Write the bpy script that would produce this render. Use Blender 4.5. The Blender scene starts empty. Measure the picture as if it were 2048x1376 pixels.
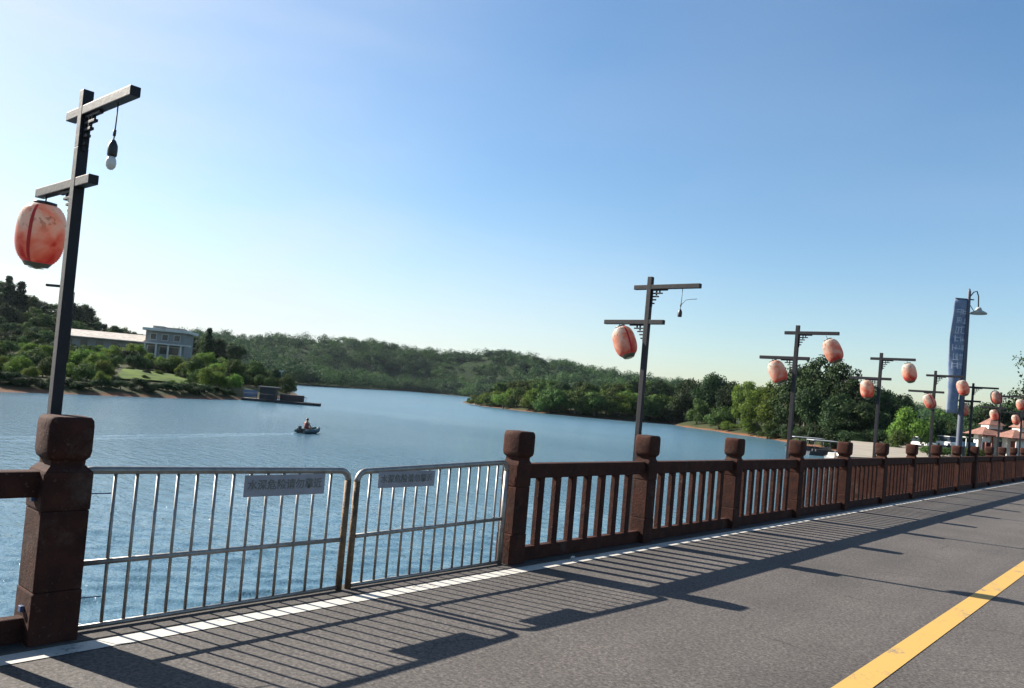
import bpy, bmesh, math, random
import numpy as np
from mathutils import Vector, Matrix
C = bpy.context; scene = C.scene
R = math.radians; PI = math.pi

# ------------------------------------------------------------------ camera, light, exposure
CAMX, CAMH = 4.9926, 1.6524
YAW, PIT, ROL, FPX, CY = 0.7115, 0.0293, 0.0858, 1574.078, 744.4072
FW = Vector((-math.sin(YAW)*math.cos(PIT), math.cos(YAW)*math.cos(PIT), math.sin(PIT)))
RT = Vector((math.cos(YAW), math.sin(YAW), 0)); UP = RT.cross(FW)
cr, sr = math.cos(ROL), math.sin(ROL)
CR = RT*cr + UP*sr; CU = UP*cr - RT*sr
ORG = Vector((CAMX, 0, CAMH))
cam = bpy.data.objects.new('camera', bpy.data.cameras.new('camera'))
scene.collection.objects.link(cam); scene.camera = cam
m = Matrix((CR, CU, -FW)).transposed().to_4x4(); m.translation = ORG
cam.matrix_world = m
cam.data.sensor_width = 36; cam.data.lens = FPX/2048*36
cam.data.shift_y = (CY-688)/2048; cam.data.clip_end = 6000; cam.data.clip_start = .05

SUN_EL = R(31); SUN_AZ = math.atan2(-.968, -.252)      # clockwise from +Y
sd = Vector((math.sin(SUN_AZ)*math.cos(SUN_EL), math.cos(SUN_AZ)*math.cos(SUN_EL), math.sin(SUN_EL)))
sun = bpy.data.objects.new('sun', bpy.data.lights.new('sun', 'SUN'))
scene.collection.objects.link(sun)
sun.data.energy = 5.0; sun.data.angle = R(.5); sun.data.color = (1, .93, .82)
sun.rotation_euler = sd.to_track_quat('Z', 'Y').to_euler()
scene.view_settings.view_transform = 'Standard'; scene.view_settings.look = 'None'
scene.view_settings.exposure = 1.5; scene.view_settings.gamma = 1

w = bpy.data.worlds.new('World'); scene.world = w; w.use_nodes = True
nt = w.node_tree; nt.nodes.clear()
N = nt.nodes.new; L = nt.links.new
sky = N('ShaderNodeTexSky'); sky.sky_type = 'NISHITA'; sky.sun_disc = False
sky.sun_elevation = SUN_EL; sky.sun_rotation = SUN_AZ
sky.air_density = 1.15; sky.dust_density = .7; sky.ozone_density = 3.5; sky.altitude = 0
bg = N('ShaderNodeBackground'); bg.inputs[1].default_value = .05
out = N('ShaderNodeOutputWorld')
# thin high cloud veil: stretched noise on the sky direction
tc = N('ShaderNodeTexCoord'); mp = N('ShaderNodeMapping'); mp.inputs['Scale'].default_value = (1.1, 2.6, 5.5)
mp.inputs['Rotation'].default_value = (0.12, -.16, .5)
L(tc.outputs['Generated'], mp.inputs[0])
nz = N('ShaderNodeTexNoise'); nz.inputs['Scale'].default_value = 1.3; nz.inputs['Detail'].default_value = 3; nz.inputs['Roughness'].default_value = .45
L(mp.outputs[0], nz.inputs[0])
rp = N('ShaderNodeMapRange'); rp.interpolation_type = 'SMOOTHSTEP'
rp.inputs[1].default_value = .38; rp.inputs[2].default_value = .72; rp.inputs[3].default_value = 0; rp.inputs[4].default_value = .13
L(nz.outputs[0], rp.inputs[0])
mx = N('ShaderNodeMix'); mx.data_type = 'RGBA'; mx.inputs[7].default_value = (5.7, 6.1, 6.7, 1)
hs = N('ShaderNodeHueSaturation'); hs.inputs['Hue'].default_value = .498; hs.inputs['Saturation'].default_value = 1.12; hs.inputs['Value'].default_value = 1.2
L(sky.outputs[0], hs.inputs['Color']); L(rp.outputs[0], mx.inputs[0]); L(hs.outputs[0], mx.inputs[6])
sz = N('ShaderNodeSeparateXYZ'); L(tc.outputs['Generated'], sz.inputs[0])
# a thin cloud sheet low in the west, its upper edge ragged and fading to the north
zn = N('ShaderNodeMath'); zn.operation = 'MULTIPLY_ADD'; zn.inputs[1].default_value = -.16; L(nz.outputs[0], zn.inputs[0]); L(sz.outputs[2], zn.inputs[2])
ze = N('ShaderNodeMapRange'); ze.interpolation_type = 'SMOOTHSTEP'; ze.inputs[1].default_value = -.02; ze.inputs[2].default_value = .20; ze.inputs[3].default_value = 1; ze.inputs[4].default_value = 0
L(zn.outputs[0], ze.inputs[0])
dt = N('ShaderNodeVectorMath'); dt.operation = 'DOT_PRODUCT'; dt.inputs[1].default_value = (-.968, -.252, 0); L(tc.outputs['Generated'], dt.inputs[0])
da = N('ShaderNodeMapRange'); da.interpolation_type = 'SMOOTHSTEP'; da.inputs[1].default_value = .12; da.inputs[2].default_value = .72; L(dt.outputs['Value'], da.inputs[0])
vm = N('ShaderNodeMath'); vm.operation = 'MULTIPLY'; L(ze.outputs[0], vm.inputs[0]); L(da.outputs[0], vm.inputs[1])
mp2 = N('ShaderNodeMapping'); mp2.inputs['Scale'].default_value = (2, 3.5, 16); mp2.inputs['Rotation'].default_value = (.10, -.08, .3); L(tc.outputs['Generated'], mp2.inputs[0])
nz2 = N('ShaderNodeTexNoise'); nz2.inputs['Scale'].default_value = 1.6; nz2.inputs['Detail'].default_value = 5; L(mp2.outputs[0], nz2.inputs[0])
r2 = N('ShaderNodeMapRange'); r2.inputs[1].default_value = .3; r2.inputs[2].default_value = .7; r2.inputs[3].default_value = .45; r2.inputs[4].default_value = .8; L(nz2.outputs[0], r2.inputs[0])
v2 = N('ShaderNodeMath'); v2.operation = 'MULTIPLY'; L(vm.outputs[0], v2.inputs[0]); L(r2.outputs[0], v2.inputs[1])
ds = N('ShaderNodeVectorMath'); ds.operation = 'DOT_PRODUCT'; ds.inputs[1].default_value = tuple(sd); L(tc.outputs['Generated'], ds.inputs[0])
dg = N('ShaderNodeMapRange'); dg.interpolation_type = 'SMOOTHSTEP'; dg.inputs[1].default_value = .50; dg.inputs[2].default_value = 1.0; dg.inputs[4].default_value = .85; L(ds.outputs['Value'], dg.inputs[0])
dm = N('ShaderNodeMath'); dm.operation = 'MULTIPLY'; L(dg.outputs[0], dm.inputs[0]); L(r2.outputs[0], dm.inputs[1])
vx = N('ShaderNodeMath'); vx.operation = 'MAXIMUM'; L(v2.outputs[0], vx.inputs[0]); L(dm.outputs[0], vx.inputs[1])
v3 = N('ShaderNodeMath'); v3.operation = 'MULTIPLY_ADD'; v3.inputs[1].default_value = .45; L(rp.outputs[0], v3.inputs[0]); L(vx.outputs[0], v3.inputs[2]); L(v3.outputs[0], mx.inputs[0]); L(mx.outputs[2], bg.inputs[0]); L(bg.outputs[0], out.inputs[0])

# ------------------------------------------------------------------ helpers
col = scene.collection
WZ = -2.8                                    # level of the lake
def ray(px, py):
    a, b = px-1024, py-CY
    return FW + CR*(a/FPX) - CU*(b/FPX)
def at(px, py, depth): return ORG + ray(px, py)*depth
def onz(px, py, z): d = ray(px, py); return ORG + d*((z-ORG.z)/d.z)
def onx(px, py, x): d = ray(px, py); return ORG + d*((x-ORG.x)/d.x)

def tag(o, label=None, cat=None, group=None, kind=None):
    if label: o['label'] = label
    if cat: o['category'] = cat
    if group: o['group'] = group
    if kind: o['kind'] = kind
    return o
def empty(name, loc=(0, 0, 0), rz=0, label=None, cat=None, group=None):
    o = bpy.data.objects.new(name, None); col.objects.link(o); o.location = loc; o.rotation_euler = (0, 0, rz)
    o.empty_display_size = .1
    return tag(o, label, cat, group)

class MB:
    def __init__(s): s.bm = bmesh.new()
    def box(s, x0, x1, y0, y1, z0, z1, bevel=0, mat=None):
        t = bmesh.new(); bmesh.ops.create_cube(t, size=1)
        for v in t.verts:
            v.co = Vector(((x0+x1)/2+v.co.x*(x1-x0), (y0+y1)/2+v.co.y*(y1-y0), (z0+z1)/2+v.co.z*(z1-z0)))
        if bevel: bmesh.ops.bevel(t, geom=list(t.edges), offset=bevel, segments=2, profile=.6, affect='EDGES')
        if mat is not None: t.transform(mat)
        s._add(t); return s
    def _add(s, t):
        me = bpy.data.meshes.new('t'); t.to_mesh(me); t.free(); s.bm.from_mesh(me); bpy.data.meshes.remove(me)
    def tube(s, pts, r, n=10, closed=False, caps=True):
        pts = [Vector(p) for p in pts]; rr = r if isinstance(r, (list, tuple)) else [r]*len(pts)
        rings = []; K = len(pts)
        for i, p in enumerate(pts):
            a = pts[(i-1) % K] if (closed or i > 0) else p; b = pts[(i+1) % K] if (closed or i < K-1) else p
            t = (b-a).normalized(); u = t.orthogonal().normalized() if i == 0 else (uu - t*uu.dot(t)).normalized()
            uu = u; v = t.cross(u)
            rings.append([s.bm.verts.new(p+(u*math.cos(2*PI*k/n)+v*math.sin(2*PI*k/n))*rr[i]) for k in range(n)])
        for i in range(K if closed else K-1):
            A, B = rings[i], rings[(i+1) % K]
            for k in range(n): s.bm.faces.new((A[k], A[(k+1) % n], B[(k+1) % n], B[k])).smooth = True
        if caps and not closed: s.bm.faces.new(rings[0][::-1]); s.bm.faces.new(rings[-1])
        return s
    def lathe(s, prof, n=24, mat=None, cap=True):
        t = bmesh.new(); rings = []
        for r_, z in prof: rings.append([t.verts.new((r_*math.cos(2*PI*k/n), r_*math.sin(2*PI*k/n), z)) for k in range(n)])
        for A, B in zip(rings, rings[1:]):
            for k in range(n): t.faces.new((A[k], A[(k+1) % n], B[(k+1) % n], B[k])).smooth = True
        if cap: t.faces.new(rings[0][::-1]); t.faces.new(rings[-1])
        if mat is not None: t.transform(mat)
        s._add(t); return s
    def poly(s, pts):
        s.bm.faces.new([s.bm.verts.new(p) for p in pts]); return s
    def prism(s, pts2, d0, d1, axis='y'):           # outline in (a,b), extruded along axis
        f = {'y': lambda a, b, d: (a, d, b), 'z': lambda a, b, d: (a, b, d), 'x': lambda a, b, d: (d, a, b)}[axis]
        A = [s.bm.verts.new(f(a, b, d0)) for a, b in pts2]; B = [s.bm.verts.new(f(a, b, d1)) for a, b in pts2]
        n = len(A)
        for k in range(n): s.bm.faces.new((A[k], A[(k+1) % n], B[(k+1) % n], B[k]))
        s.bm.faces.new(A[::-1]); s.bm.faces.new(B); return s
    def mesh(s, name, mat):
        bmesh.ops.recalc_face_normals(s.bm, faces=s.bm.faces)
        me = bpy.data.meshes.new(name); s.bm.to_mesh(me); s.bm.free()
        for x in (mat if isinstance(mat, list) else [mat]): me.materials.append(x)
        return me
    def build(s, name, mat, parent=None, loc=None):
        o = bpy.data.objects.new(name, s.mesh(name, mat)); col.objects.link(o)
        if parent: o.parent = parent
        if loc: o.location = loc
        return o
def link(name, me, parent=None, loc=(0, 0, 0)):
    o = bpy.data.objects.new(name, me); col.objects.link(o); o.parent = parent; o.location = loc; return o
def copy_tree(o, parent=None):
    c = o.copy(); col.objects.link(c); c.parent = parent
    for ch in o.children: copy_tree(ch, c)
    return c

# ------------------------------------------------------------------ materials
def mat(name, color, rough=.7, metal=0, var=.0, scale=5, bump=0, bscale=None, spec=.5, detail=6, coord='Object', color2=None, obj_random=0, transl=0):
    M = bpy.data.materials.new(name); M.use_nodes = True; nt = M.node_tree; nt.nodes.clear()
    N = nt.nodes.new; L = nt.links.new
    o = N('ShaderNodeOutputMaterial'); b = N('ShaderNodeBsdfPrincipled')
    b.inputs['Base Color'].default_value = (*color, 1); b.inputs['Roughness'].default_value = rough
    b.inputs['Metallic'].default_value = metal; b.inputs['Specular IOR Level'].default_value = spec
    c_out = None
    if var or color2 or bump:
        tc = N('ShaderNodeTexCoord')
    if var or color2:
        n = N('ShaderNodeTexNoise'); n.inputs['Scale'].default_value = scale; n.inputs['Detail'].default_value = detail; n.inputs['Roughness'].default_value = .65
        L(tc.outputs[coord], n.inputs[0])
        r = N('ShaderNodeMapRange'); r.inputs[1].default_value = .3; r.inputs[2].default_value = .7
        L(n.outputs[0], r.inputs[0])
        x = N('ShaderNodeMix'); x.data_type = 'RGBA'
        c2 = color2 or tuple(c*(1-var) for c in color); c1 = color if color2 else tuple(min(1, c*(1+var)) for c in color)
        x.inputs[6].default_value = (*c1, 1); x.inputs[7].default_value = (*c2, 1)
        L(r.outputs[0], x.inputs[0]); c_out = x.outputs[2]
    if obj_random:
        oi = N('ShaderNodeObjectInfo'); h = N('ShaderNodeHueSaturation')
        mr = N('ShaderNodeMapRange'); mr.inputs[3].default_value = 1-obj_random; mr.inputs[4].default_value = 1+obj_random
        mh = N('ShaderNodeMapRange'); mh.inputs[3].default_value = .47; mh.inputs[4].default_value = .53
        L(oi.outputs['Random'], mr.inputs[0]); L(oi.outputs['Random'], mh.inputs[0])
        if c_out: L(c_out, h.inputs['Color'])
        else: h.inputs['Color'].default_value = (*color, 1)
        L(mr.outputs[0], h.inputs['Value']); L(mh.outputs[0], h.inputs['Hue']); c_out = h.outputs[0]
    if c_out: L(c_out, b.inputs['Base Color'])
    if bump:
        n2 = N('ShaderNodeTexNoise'); n2.inputs['Scale'].default_value = bscale or scale*4; n2.inputs['Detail'].default_value = 5
        L(tc.outputs[coord], n2.inputs[0]); bp = N('ShaderNodeBump'); bp.inputs['Strength'].default_value = bump; bp.inputs['Distance'].default_value = .02
        L(n2.outputs[0], bp.inputs['Height']); L(bp.outputs[0], b.inputs['Normal'])
    if transl:
        t = N('ShaderNodeBsdfTranslucent'); ms = N('ShaderNodeMixShader'); ms.inputs[0].default_value = transl
        if c_out: L(c_out, t.inputs[0])
        else: t.inputs[0].default_value = (*color, 1)
        L(b.outputs[0], ms.inputs[1]); L(t.outputs[0], ms.inputs[2]); L(ms.outputs[0], o.inputs[0])
    else: L(b.outputs[0], o.inputs[0])
    return M

M = {}
M['stone'] = mat('red_sandstone', (.052, .020, .0145), .85, var=.35, scale=9, bump=.35, bscale=60, color2=(.032, .012, .009), spec=.12)
def stonemat():
    M_ = bpy.data.materials.new('red_sandstone'); M_.use_nodes = True; nt = M_.node_tree; N = nt.nodes.new; L = nt.links.new
    b = nt.nodes['Principled BSDF']; b.inputs['Roughness'].default_value = .88; b.inputs['Specular IOR Level'].default_value = .15
    g = N('ShaderNodeNewGeometry')
    def nz(sc, d, ro=.6):
        n = N('ShaderNodeTexNoise'); n.inputs['Scale'].default_value = sc; n.inputs['Detail'].default_value = d; n.inputs['Roughness'].default_value = ro; L(g.outputs['Position'], n.inputs[0]); return n
    def mr(src, a, b_, c, d):
        m = N('ShaderNodeMapRange'); m.inputs[1].default_value = a; m.inputs[2].default_value = b_; m.inputs[3].default_value = c; m.inputs[4].default_value = d; L(src, m.inputs[0]); return m
    a = nz(7, 7, .7); c = nz(70, 4); d = nz(2.3, 6, .75); e_ = nz(28, 5, .7)
    x = N('ShaderNodeMix'); x.data_type = 'RGBA'; x.inputs[6].default_value = (.058, .021, .014, 1); x.inputs[7].default_value = (.026, .011, .009, 1); L(mr(a.outputs[0], .35, .65, 0, 1).outputs[0], x.inputs[0])
    y = N('ShaderNodeMix'); y.data_type = 'RGBA'; y.inputs[7].default_value = (.105, .075, .058, 1); L(mr(d.outputs[0], .56, .72, 0, .55).outputs[0], y.inputs[0]); L(x.outputs[2], y.inputs[6])
    z = N('ShaderNodeMix'); z.data_type = 'RGBA'; z.inputs[7].default_value = (.12, .065, .045, 1); L(mr(e_.outputs[0], .60, .68, 0, .6).outputs[0], z.inputs[0]); L(y.outputs[2], z.inputs[6])
    L(z.outputs[2], b.inputs['Base Color'])
    h = N('ShaderNodeMath'); h.operation = 'MULTIPLY_ADD'; h.inputs[1].default_value = .4; L(c.outputs[0], h.inputs[0]); L(e_.outputs[0], h.inputs[2])
    bp = N('ShaderNodeBump'); bp.inputs['Strength'].default_value = .6; bp.inputs['Distance'].default_value = .012; L(h.outputs[0], bp.inputs['Height']); L(bp.outputs[0], b.inputs['Normal'])
    return M_
M['stone'] = stonemat()
M['kerb'] = mat('kerb_stone', (.045, .038, .034), .9, var=.3, scale=6, bump=.4, bscale=50)
M['pole'] = mat('dark_bronze_paint', (.013, .012, .016), .6, spec=.3, var=.25, scale=8, bump=.1, bscale=30)
M['steel'] = mat('galvanised_steel', (.30, .29, .27), .45, metal=.6, var=.25, scale=14, color2=(.18, .165, .15))
M['rust'] = mat('rusty_steel', (.20, .125, .06), .7, metal=.3, var=.4, scale=14, color2=(.05, .035, .03), bump=.3)
M['plate'] = mat('grey_sign_plate', (.24, .24, .27), .6, var=.2, scale=7)
M['ink'] = mat('faded_ink', (.12, .125, .11), .7, var=.4, scale=30)
M['wire'] = mat('blue_wire', (.03, .06, .14), .5)
M['black'] = mat('black_plastic', (.02, .02, .022), .45)
M['glass_bulb'] = mat('frosted_bulb', (.62, .60, .56), .25)
M['white'] = mat('white_paint', (.55, .54, .51), .6, var=.12, scale=1.5)
M['wallgrey'] = mat('pale_render', (.22, .22, .21), .85, var=.15, scale=.8)
M['window'] = mat('window_glass', (.03, .04, .05), .12)
M['trunk'] = mat('tree_bark', (.10, .075, .055), .95, var=.3, scale=4)
M['paper'] = mat('white_litter', (.75, .75, .73), .8)
M['earth'] = mat('packed_sand', (.22, .19, .15), .95, var=.22, scale=.25, bump=.5, bscale=3)

def leafmat(name, c1, c2, transl=.18, sc=5.5):
    M_ = bpy.data.materials.new(name); M_.use_nodes = True; nt = M_.node_tree; nt.nodes.clear(); N = nt.nodes.new; L = nt.links.new
    o = N('ShaderNodeOutputMaterial'); b = N('ShaderNodeBsdfPrincipled'); b.inputs['Roughness'].default_value = .75; b.inputs['Specular IOR Level'].default_value = .12
    tc = N('ShaderNodeTexCoord'); n = N('ShaderNodeTexNoise'); n.inputs['Scale'].default_value = sc; n.inputs['Detail'].default_value = 3; n.inputs['Roughness'].default_value = .6; L(tc.outputs['Object'], n.inputs[0])
    g = N('ShaderNodeNewGeometry'); a = N('ShaderNodeMath'); a.operation = 'MULTIPLY_ADD'; a.inputs[1].default_value = .16; L(g.outputs['Random Per Island'], a.inputs[0]); L(n.outputs[0], a.inputs[2])
    r = N('ShaderNodeMapRange'); r.inputs[1].default_value = .40; r.inputs[2].default_value = .76; L(a.outputs[0], r.inputs[0])
    x = N('ShaderNodeMix'); x.data_type = 'RGBA'; x.inputs[6].default_value = (*c2, 1); x.inputs[7].default_value = (*c1, 1); L(r.outputs[0], x.inputs[0])
    oi = N('ShaderNodeObjectInfo'); h = N('ShaderNodeHueSaturation'); mr = N('ShaderNodeMapRange'); mr.inputs[3].default_value = .7; mr.inputs[4].default_value = 1.3; mh = N('ShaderNodeMapRange'); mh.inputs[3].default_value = .475; mh.inputs[4].default_value = .525
    L(oi.outputs['Random'], mr.inputs[0]); L(oi.outputs['Random'], mh.inputs[0]); L(x.outputs[2], h.inputs['Color']); L(mr.outputs[0], h.inputs['Value']); L(mh.outputs[0], h.inputs['Hue'])
    L(h.outputs[0], b.inputs['Base Color']); t = N('ShaderNodeBsdfTranslucent'); L(h.outputs[0], t.inputs[0]); ms = N('ShaderNodeMixShader'); ms.inputs[0].default_value = transl
    L(b.outputs[0], ms.inputs[1]); L(t.outputs[0], ms.inputs[2]); L(ms.outputs[0], o.inputs[0]); return M_
M['leaf_dark'] = leafmat('dark_leaves', (.042, .075, .024), (.008, .018, .010))
M['leaf_mid'] = leafmat('mid_green_leaves', (.085, .135, .030), (.016, .034, .012))
M['leaf_light'] = leafmat('light_green_leaves', (.15, .22, .035), (.040, .075, .018), .35)
M['leaf_far'] = leafmat('distant_leaves', (.066, .130, .036), (.010, .030, .018), .2, sc=.035)

def asphalt():
    M_ = bpy.data.materials.new('asphalt'); M_.use_nodes = True; nt = M_.node_tree; N = nt.nodes.new; L = nt.links.new
    b = nt.nodes['Principled BSDF']; b.inputs['Roughness'].default_value = .85; b.inputs['Specular IOR Level'].default_value = .35
    g = N('ShaderNodeNewGeometry')
    v = N('ShaderNodeTexVoronoi'); v.inputs['Scale'].default_value = 60; L(g.outputs['Position'], v.inputs[0])
    n = N('ShaderNodeTexNoise'); n.inputs['Scale'].default_value = .7; n.inputs['Detail'].default_value = 6; L(g.outputs['Position'], n.inputs[0])
    n3 = N('ShaderNodeTexNoise'); n3.inputs['Scale'].default_value = 40; n3.inputs['Detail'].default_value = 4; n3.inputs['Roughness'].default_value = .8; L(g.outputs['Position'], n3.inputs[0])
    r = N('ShaderNodeValToRGB'); e = r.color_ramp.elements
    e[0].position = .36; e[0].color = (.030, .026, .024, 1); e[1].position = .66; e[1].color = (.120, .105, .095, 1)
    L(n3.outputs[0], r.inputs[0])
    sep = N('ShaderNodeSeparateColor'); L(v.outputs['Color'], sep.inputs[0])
    mr = N('ShaderNodeMapRange'); mr.inputs[3].default_value = .72; mr.inputs[4].default_value = 1.28; L(sep.outputs[0], mr.inputs[0])
    x = N('ShaderNodeMix'); x.data_type = 'RGBA'; x.blend_type = 'MULTIPLY'; x.inputs[0].default_value = 1
    L(r.outputs[0], x.inputs[6]); L(mr.outputs[0], x.inputs[7])
    mr2 = N('ShaderNodeMapRange'); mr2.inputs[1].default_value = .3; mr2.inputs[2].default_value = .7; mr2.inputs[3].default_value = .82; mr2.inputs[4].default_value = 1.15; L(n.outputs[0], mr2.inputs[0])
    y = N('ShaderNodeMix'); y.data_type = 'RGBA'; y.blend_type = 'MULTIPLY'; y.inputs[0].default_value = 1
    L(x.outputs[2], y.inputs[6]); L(mr2.outputs[0], y.inputs[7])
    mpw = N('ShaderNodeMapping'); mpw.inputs['Scale'].default_value = (1.3, .035, 1); L(g.outputs['Position'], mpw.inputs[0])
    nw = N('ShaderNodeTexNoise'); nw.inputs['Scale'].default_value = 1; nw.inputs['Detail'].default_value = 5; L(mpw.outputs[0], nw.inputs[0])
    mw = N('ShaderNodeMapRange'); mw.inputs[1].default_value = .35; mw.inputs[2].default_value = .65; mw.inputs[3].default_value = .84; mw.inputs[4].default_value = 1.12; L(nw.outputs[0], mw.inputs[0])
    yw = N('ShaderNodeMix'); yw.data_type = 'RGBA'; yw.blend_type = 'MULTIPLY'; yw.inputs[0].default_value = 1; L(y.outputs[2], yw.inputs[6]); L(mw.outputs[0], yw.inputs[7])
    vc = N('ShaderNodeTexVoronoi'); vc.feature = 'DISTANCE_TO_EDGE'; vc.inputs['Scale'].default_value = .45; nd = N('ShaderNodeVectorMath'); nd.operation = 'MULTIPLY_ADD'; nd.inputs[1].default_value = (.5, .5, .5); L(n.outputs['Color'], nd.inputs[0]); L(g.outputs['Position'], nd.inputs[2]); L(nd.outputs[0], vc.inputs[0])
    cr_ = N('ShaderNodeMapRange'); cr_.inputs[1].default_value = .0; cr_.inputs[2].default_value = .006; cr_.inputs[3].default_value = .45; cr_.inputs[4].default_value = 1; L(vc.outputs['Distance'], cr_.inputs[0])
    pk = N('ShaderNodeMapRange'); pk.inputs[1].default_value = .50; pk.inputs[2].default_value = .56; pk.inputs[3].default_value = 1; pk.inputs[4].default_value = 0; L(nw.outputs[0], pk.inputs[0])
    mxk = N('ShaderNodeMath'); mxk.operation = 'MAXIMUM'; L(cr_.outputs[0], mxk.inputs[0]); L(pk.outputs[0], mxk.inputs[1])
    yk = N('ShaderNodeMix'); yk.data_type = 'RGBA'; yk.blend_type = 'MULTIPLY'; yk.inputs[0].default_value = 1; L(yw.outputs[2], yk.inputs[6]); L(mxk.outputs[0], yk.inputs[7]); L(yk.outputs[2], b.inputs['Base Color'])
    bp = N('ShaderNodeBump'); bp.inputs['Strength'].default_value = .5; bp.inputs['Distance'].default_value = .005
    L(n3.outputs[0], bp.inputs['Height']); L(bp.outputs[0], b.inputs['Normal'])
    return M_
M['asphalt'] = asphalt()
def roadpaint(name, c, wear):
    M_ = bpy.data.materials.new(name); M_.use_nodes = True; nt = M_.node_tree; N = nt.nodes.new; L = nt.links.new
    b = nt.nodes['Principled BSDF']; b.inputs['Roughness'].default_value = .7
    g = N('ShaderNodeNewGeometry')
    n = N('ShaderNodeTexNoise'); n.inputs['Scale'].default_value = 30; n.inputs['Detail'].default_value = 8; n.inputs['Roughness'].default_value = .75; L(g.outputs['Position'], n.inputs[0])
    n2 = N('ShaderNodeTexNoise'); n2.inputs['Scale'].default_value = 3; n2.inputs['Detail'].default_value = 4; L(g.outputs['Position'], n2.inputs[0])
    a = N('ShaderNodeMath'); a.operation = 'ADD'; L(n.outputs[0], a.inputs[0]); L(n2.outputs[0], a.inputs[1])
    mr = N('ShaderNodeMapRange'); mr.inputs[1].default_value = wear; mr.inputs[2].default_value = wear+.14; L(a.outputs[0], mr.inputs[0])
    x = N('ShaderNodeMix'); x.data_type = 'RGBA'; x.inputs[6].default_value = (*c, 1); x.inputs[7].default_value = (.14, .12, .10, 1)
    L(mr.outputs[0], x.inputs[0]); L(x.outputs[2], b.inputs['Base Color'])
    return M_
M['white_line'] = roadpaint('worn_white_road_paint', (.42, .40, .36), 1.12)
M['yellow_line'] = roadpaint('yellow_road_paint', (.42, .255, .06), 1.13)

def watermat():
    M_ = bpy.data.materials.new('lake_water'); M_.use_nodes = True; nt = M_.node_tree; N = nt.nodes.new; L = nt.links.new
    b = nt.nodes['Principled BSDF']; b.inputs['Roughness'].default_value = .06; b.inputs['IOR'].default_value = 1.33
    b.inputs['Base Color'].default_value = (.058, .122, .165, 1)
    g = N('ShaderNodeNewGeometry')
    mp = N('ShaderNodeMapping'); mp.inputs['Rotation'].default_value = (0, 0, YAW+.15); mp.inputs['Scale'].default_value = (.35, 1, 1)
    # long axis of the ripples lies across the wind
    L(g.outputs['Position'], mp.inputs[0])
    def nz(s, d, ro=.5):
        n = N('ShaderNodeTexNoise'); n.inputs['Scale'].default_value = s; n.inputs['Detail'].default_value = d; n.inputs['Roughness'].default_value = ro; L(mp.outputs[0], n.inputs[0]); return n
    a = nz(2.6, 4, .62); c = nz(7.5, 3, .6); d = nz(.05, 3)
    m1 = N('ShaderNodeMath'); m1.operation = 'MULTIPLY_ADD'; m1.inputs[1].default_value = .22; L(c.outputs[0], m1.inputs[0]); L(a.outputs[0], m1.inputs[2])
    bp = N('ShaderNodeBump'); bp.inputs['Distance'].default_value = .135; L(m1.outputs[0], bp.inputs['Height'])
    mr = N('ShaderNodeMapRange'); mr.inputs[1].default_value = .35; mr.inputs[2].default_value = .65; mr.inputs[3].default_value = .55; mr.inputs[4].default_value = 1.0
    L(d.outputs[0], mr.inputs[0]); ln = N('ShaderNodeVectorMath'); ln.operation = 'LENGTH'; L(g.outputs['Position'], ln.inputs[0])
    fr = N('ShaderNodeMapRange'); fr.interpolation_type = 'SMOOTHSTEP'; fr.inputs[1].default_value = 15; fr.inputs[2].default_value = 170; fr.inputs[3].default_value = .06; fr.inputs[4].default_value = .22; L(ln.outputs['Value'], fr.inputs[0]); L(fr.outputs[0], b.inputs['Roughness'])
    fb = N('ShaderNodeMapRange'); fb.inputs[1].default_value = 40; fb.inputs[2].default_value = 260; fb.inputs[3].default_value = 1; fb.inputs[4].default_value = .6; L(ln.outputs['Value'], fb.inputs[0])
    fm = N('ShaderNodeMath'); fm.operation = 'MULTIPLY'; L(mr.outputs[0], fm.inputs[0]); L(fb.outputs[0], fm.inputs[1]); L(fm.outputs[0], bp.inputs['Strength'])
    L(bp.outputs[0], b.inputs['Normal'])
    return M_
M['water'] = watermat()

def landmat(name, grass1, grass2, bank=(.17, .075, .045), top=1.1, field=None):
    M_ = bpy.data.materials.new(name); M_.use_nodes = True; nt = M_.node_tree; N = nt.nodes.new; L = nt.links.new
    b = nt.nodes['Principled BSDF']; b.inputs['Roughness'].default_value = .95; b.inputs['Specular IOR Level'].default_value = .1
    g = N('ShaderNodeNewGeometry'); s = N('ShaderNodeSeparateXYZ'); L(g.outputs['Position'], s.inputs[0])
    n = N('ShaderNodeTexNoise'); n.inputs['Scale'].default_value = .12; n.inputs['Detail'].default_value = 8; n.inputs['Roughness'].default_value = .7; L(g.outputs['Position'], n.inputs[0])
    x = N('ShaderNodeMix'); x.data_type = 'RGBA'; x.inputs[6].default_value = (*grass1, 1); x.inputs[7].default_value = (*grass2, 1)
    r = N('ShaderNodeMapRange'); r.inputs[1].default_value = .35; r.inputs[2].default_value = .62; L(n.outputs[0], r.inputs[0]); L(r.outputs[0], x.inputs[0])
    ad = N('ShaderNodeMath'); ad.operation = 'MULTIPLY_ADD'; ad.inputs[1].default_value = 1.6; L(n.outputs[0], ad.inputs[0]); L(s.outputs[2], ad.inputs[2])
    r2 = N('ShaderNodeMapRange'); r2.inputs[1].default_value = WZ+.75; r2.inputs[2].default_value = WZ+top+.45; L(ad.outputs[0], r2.inputs[0])
    y = N('ShaderNodeMix'); y.data_type = 'RGBA'; y.inputs[6].default_value = (*bank, 1)
    L(r2.outputs[0], y.inputs[0]); L(x.outputs[2], y.inputs[7]); L(y.outputs[2], b.inputs['Base Color'])
    return M_
M['land'] = landmat('wooded_bank', (.020, .032, .012), (.042, .046, .018), top=.8)
M['land_far'] = landmat('far_hills', (.012, .024, .010), (.022, .036, .014), bank=(.10, .08, .05), top=.6)
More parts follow.
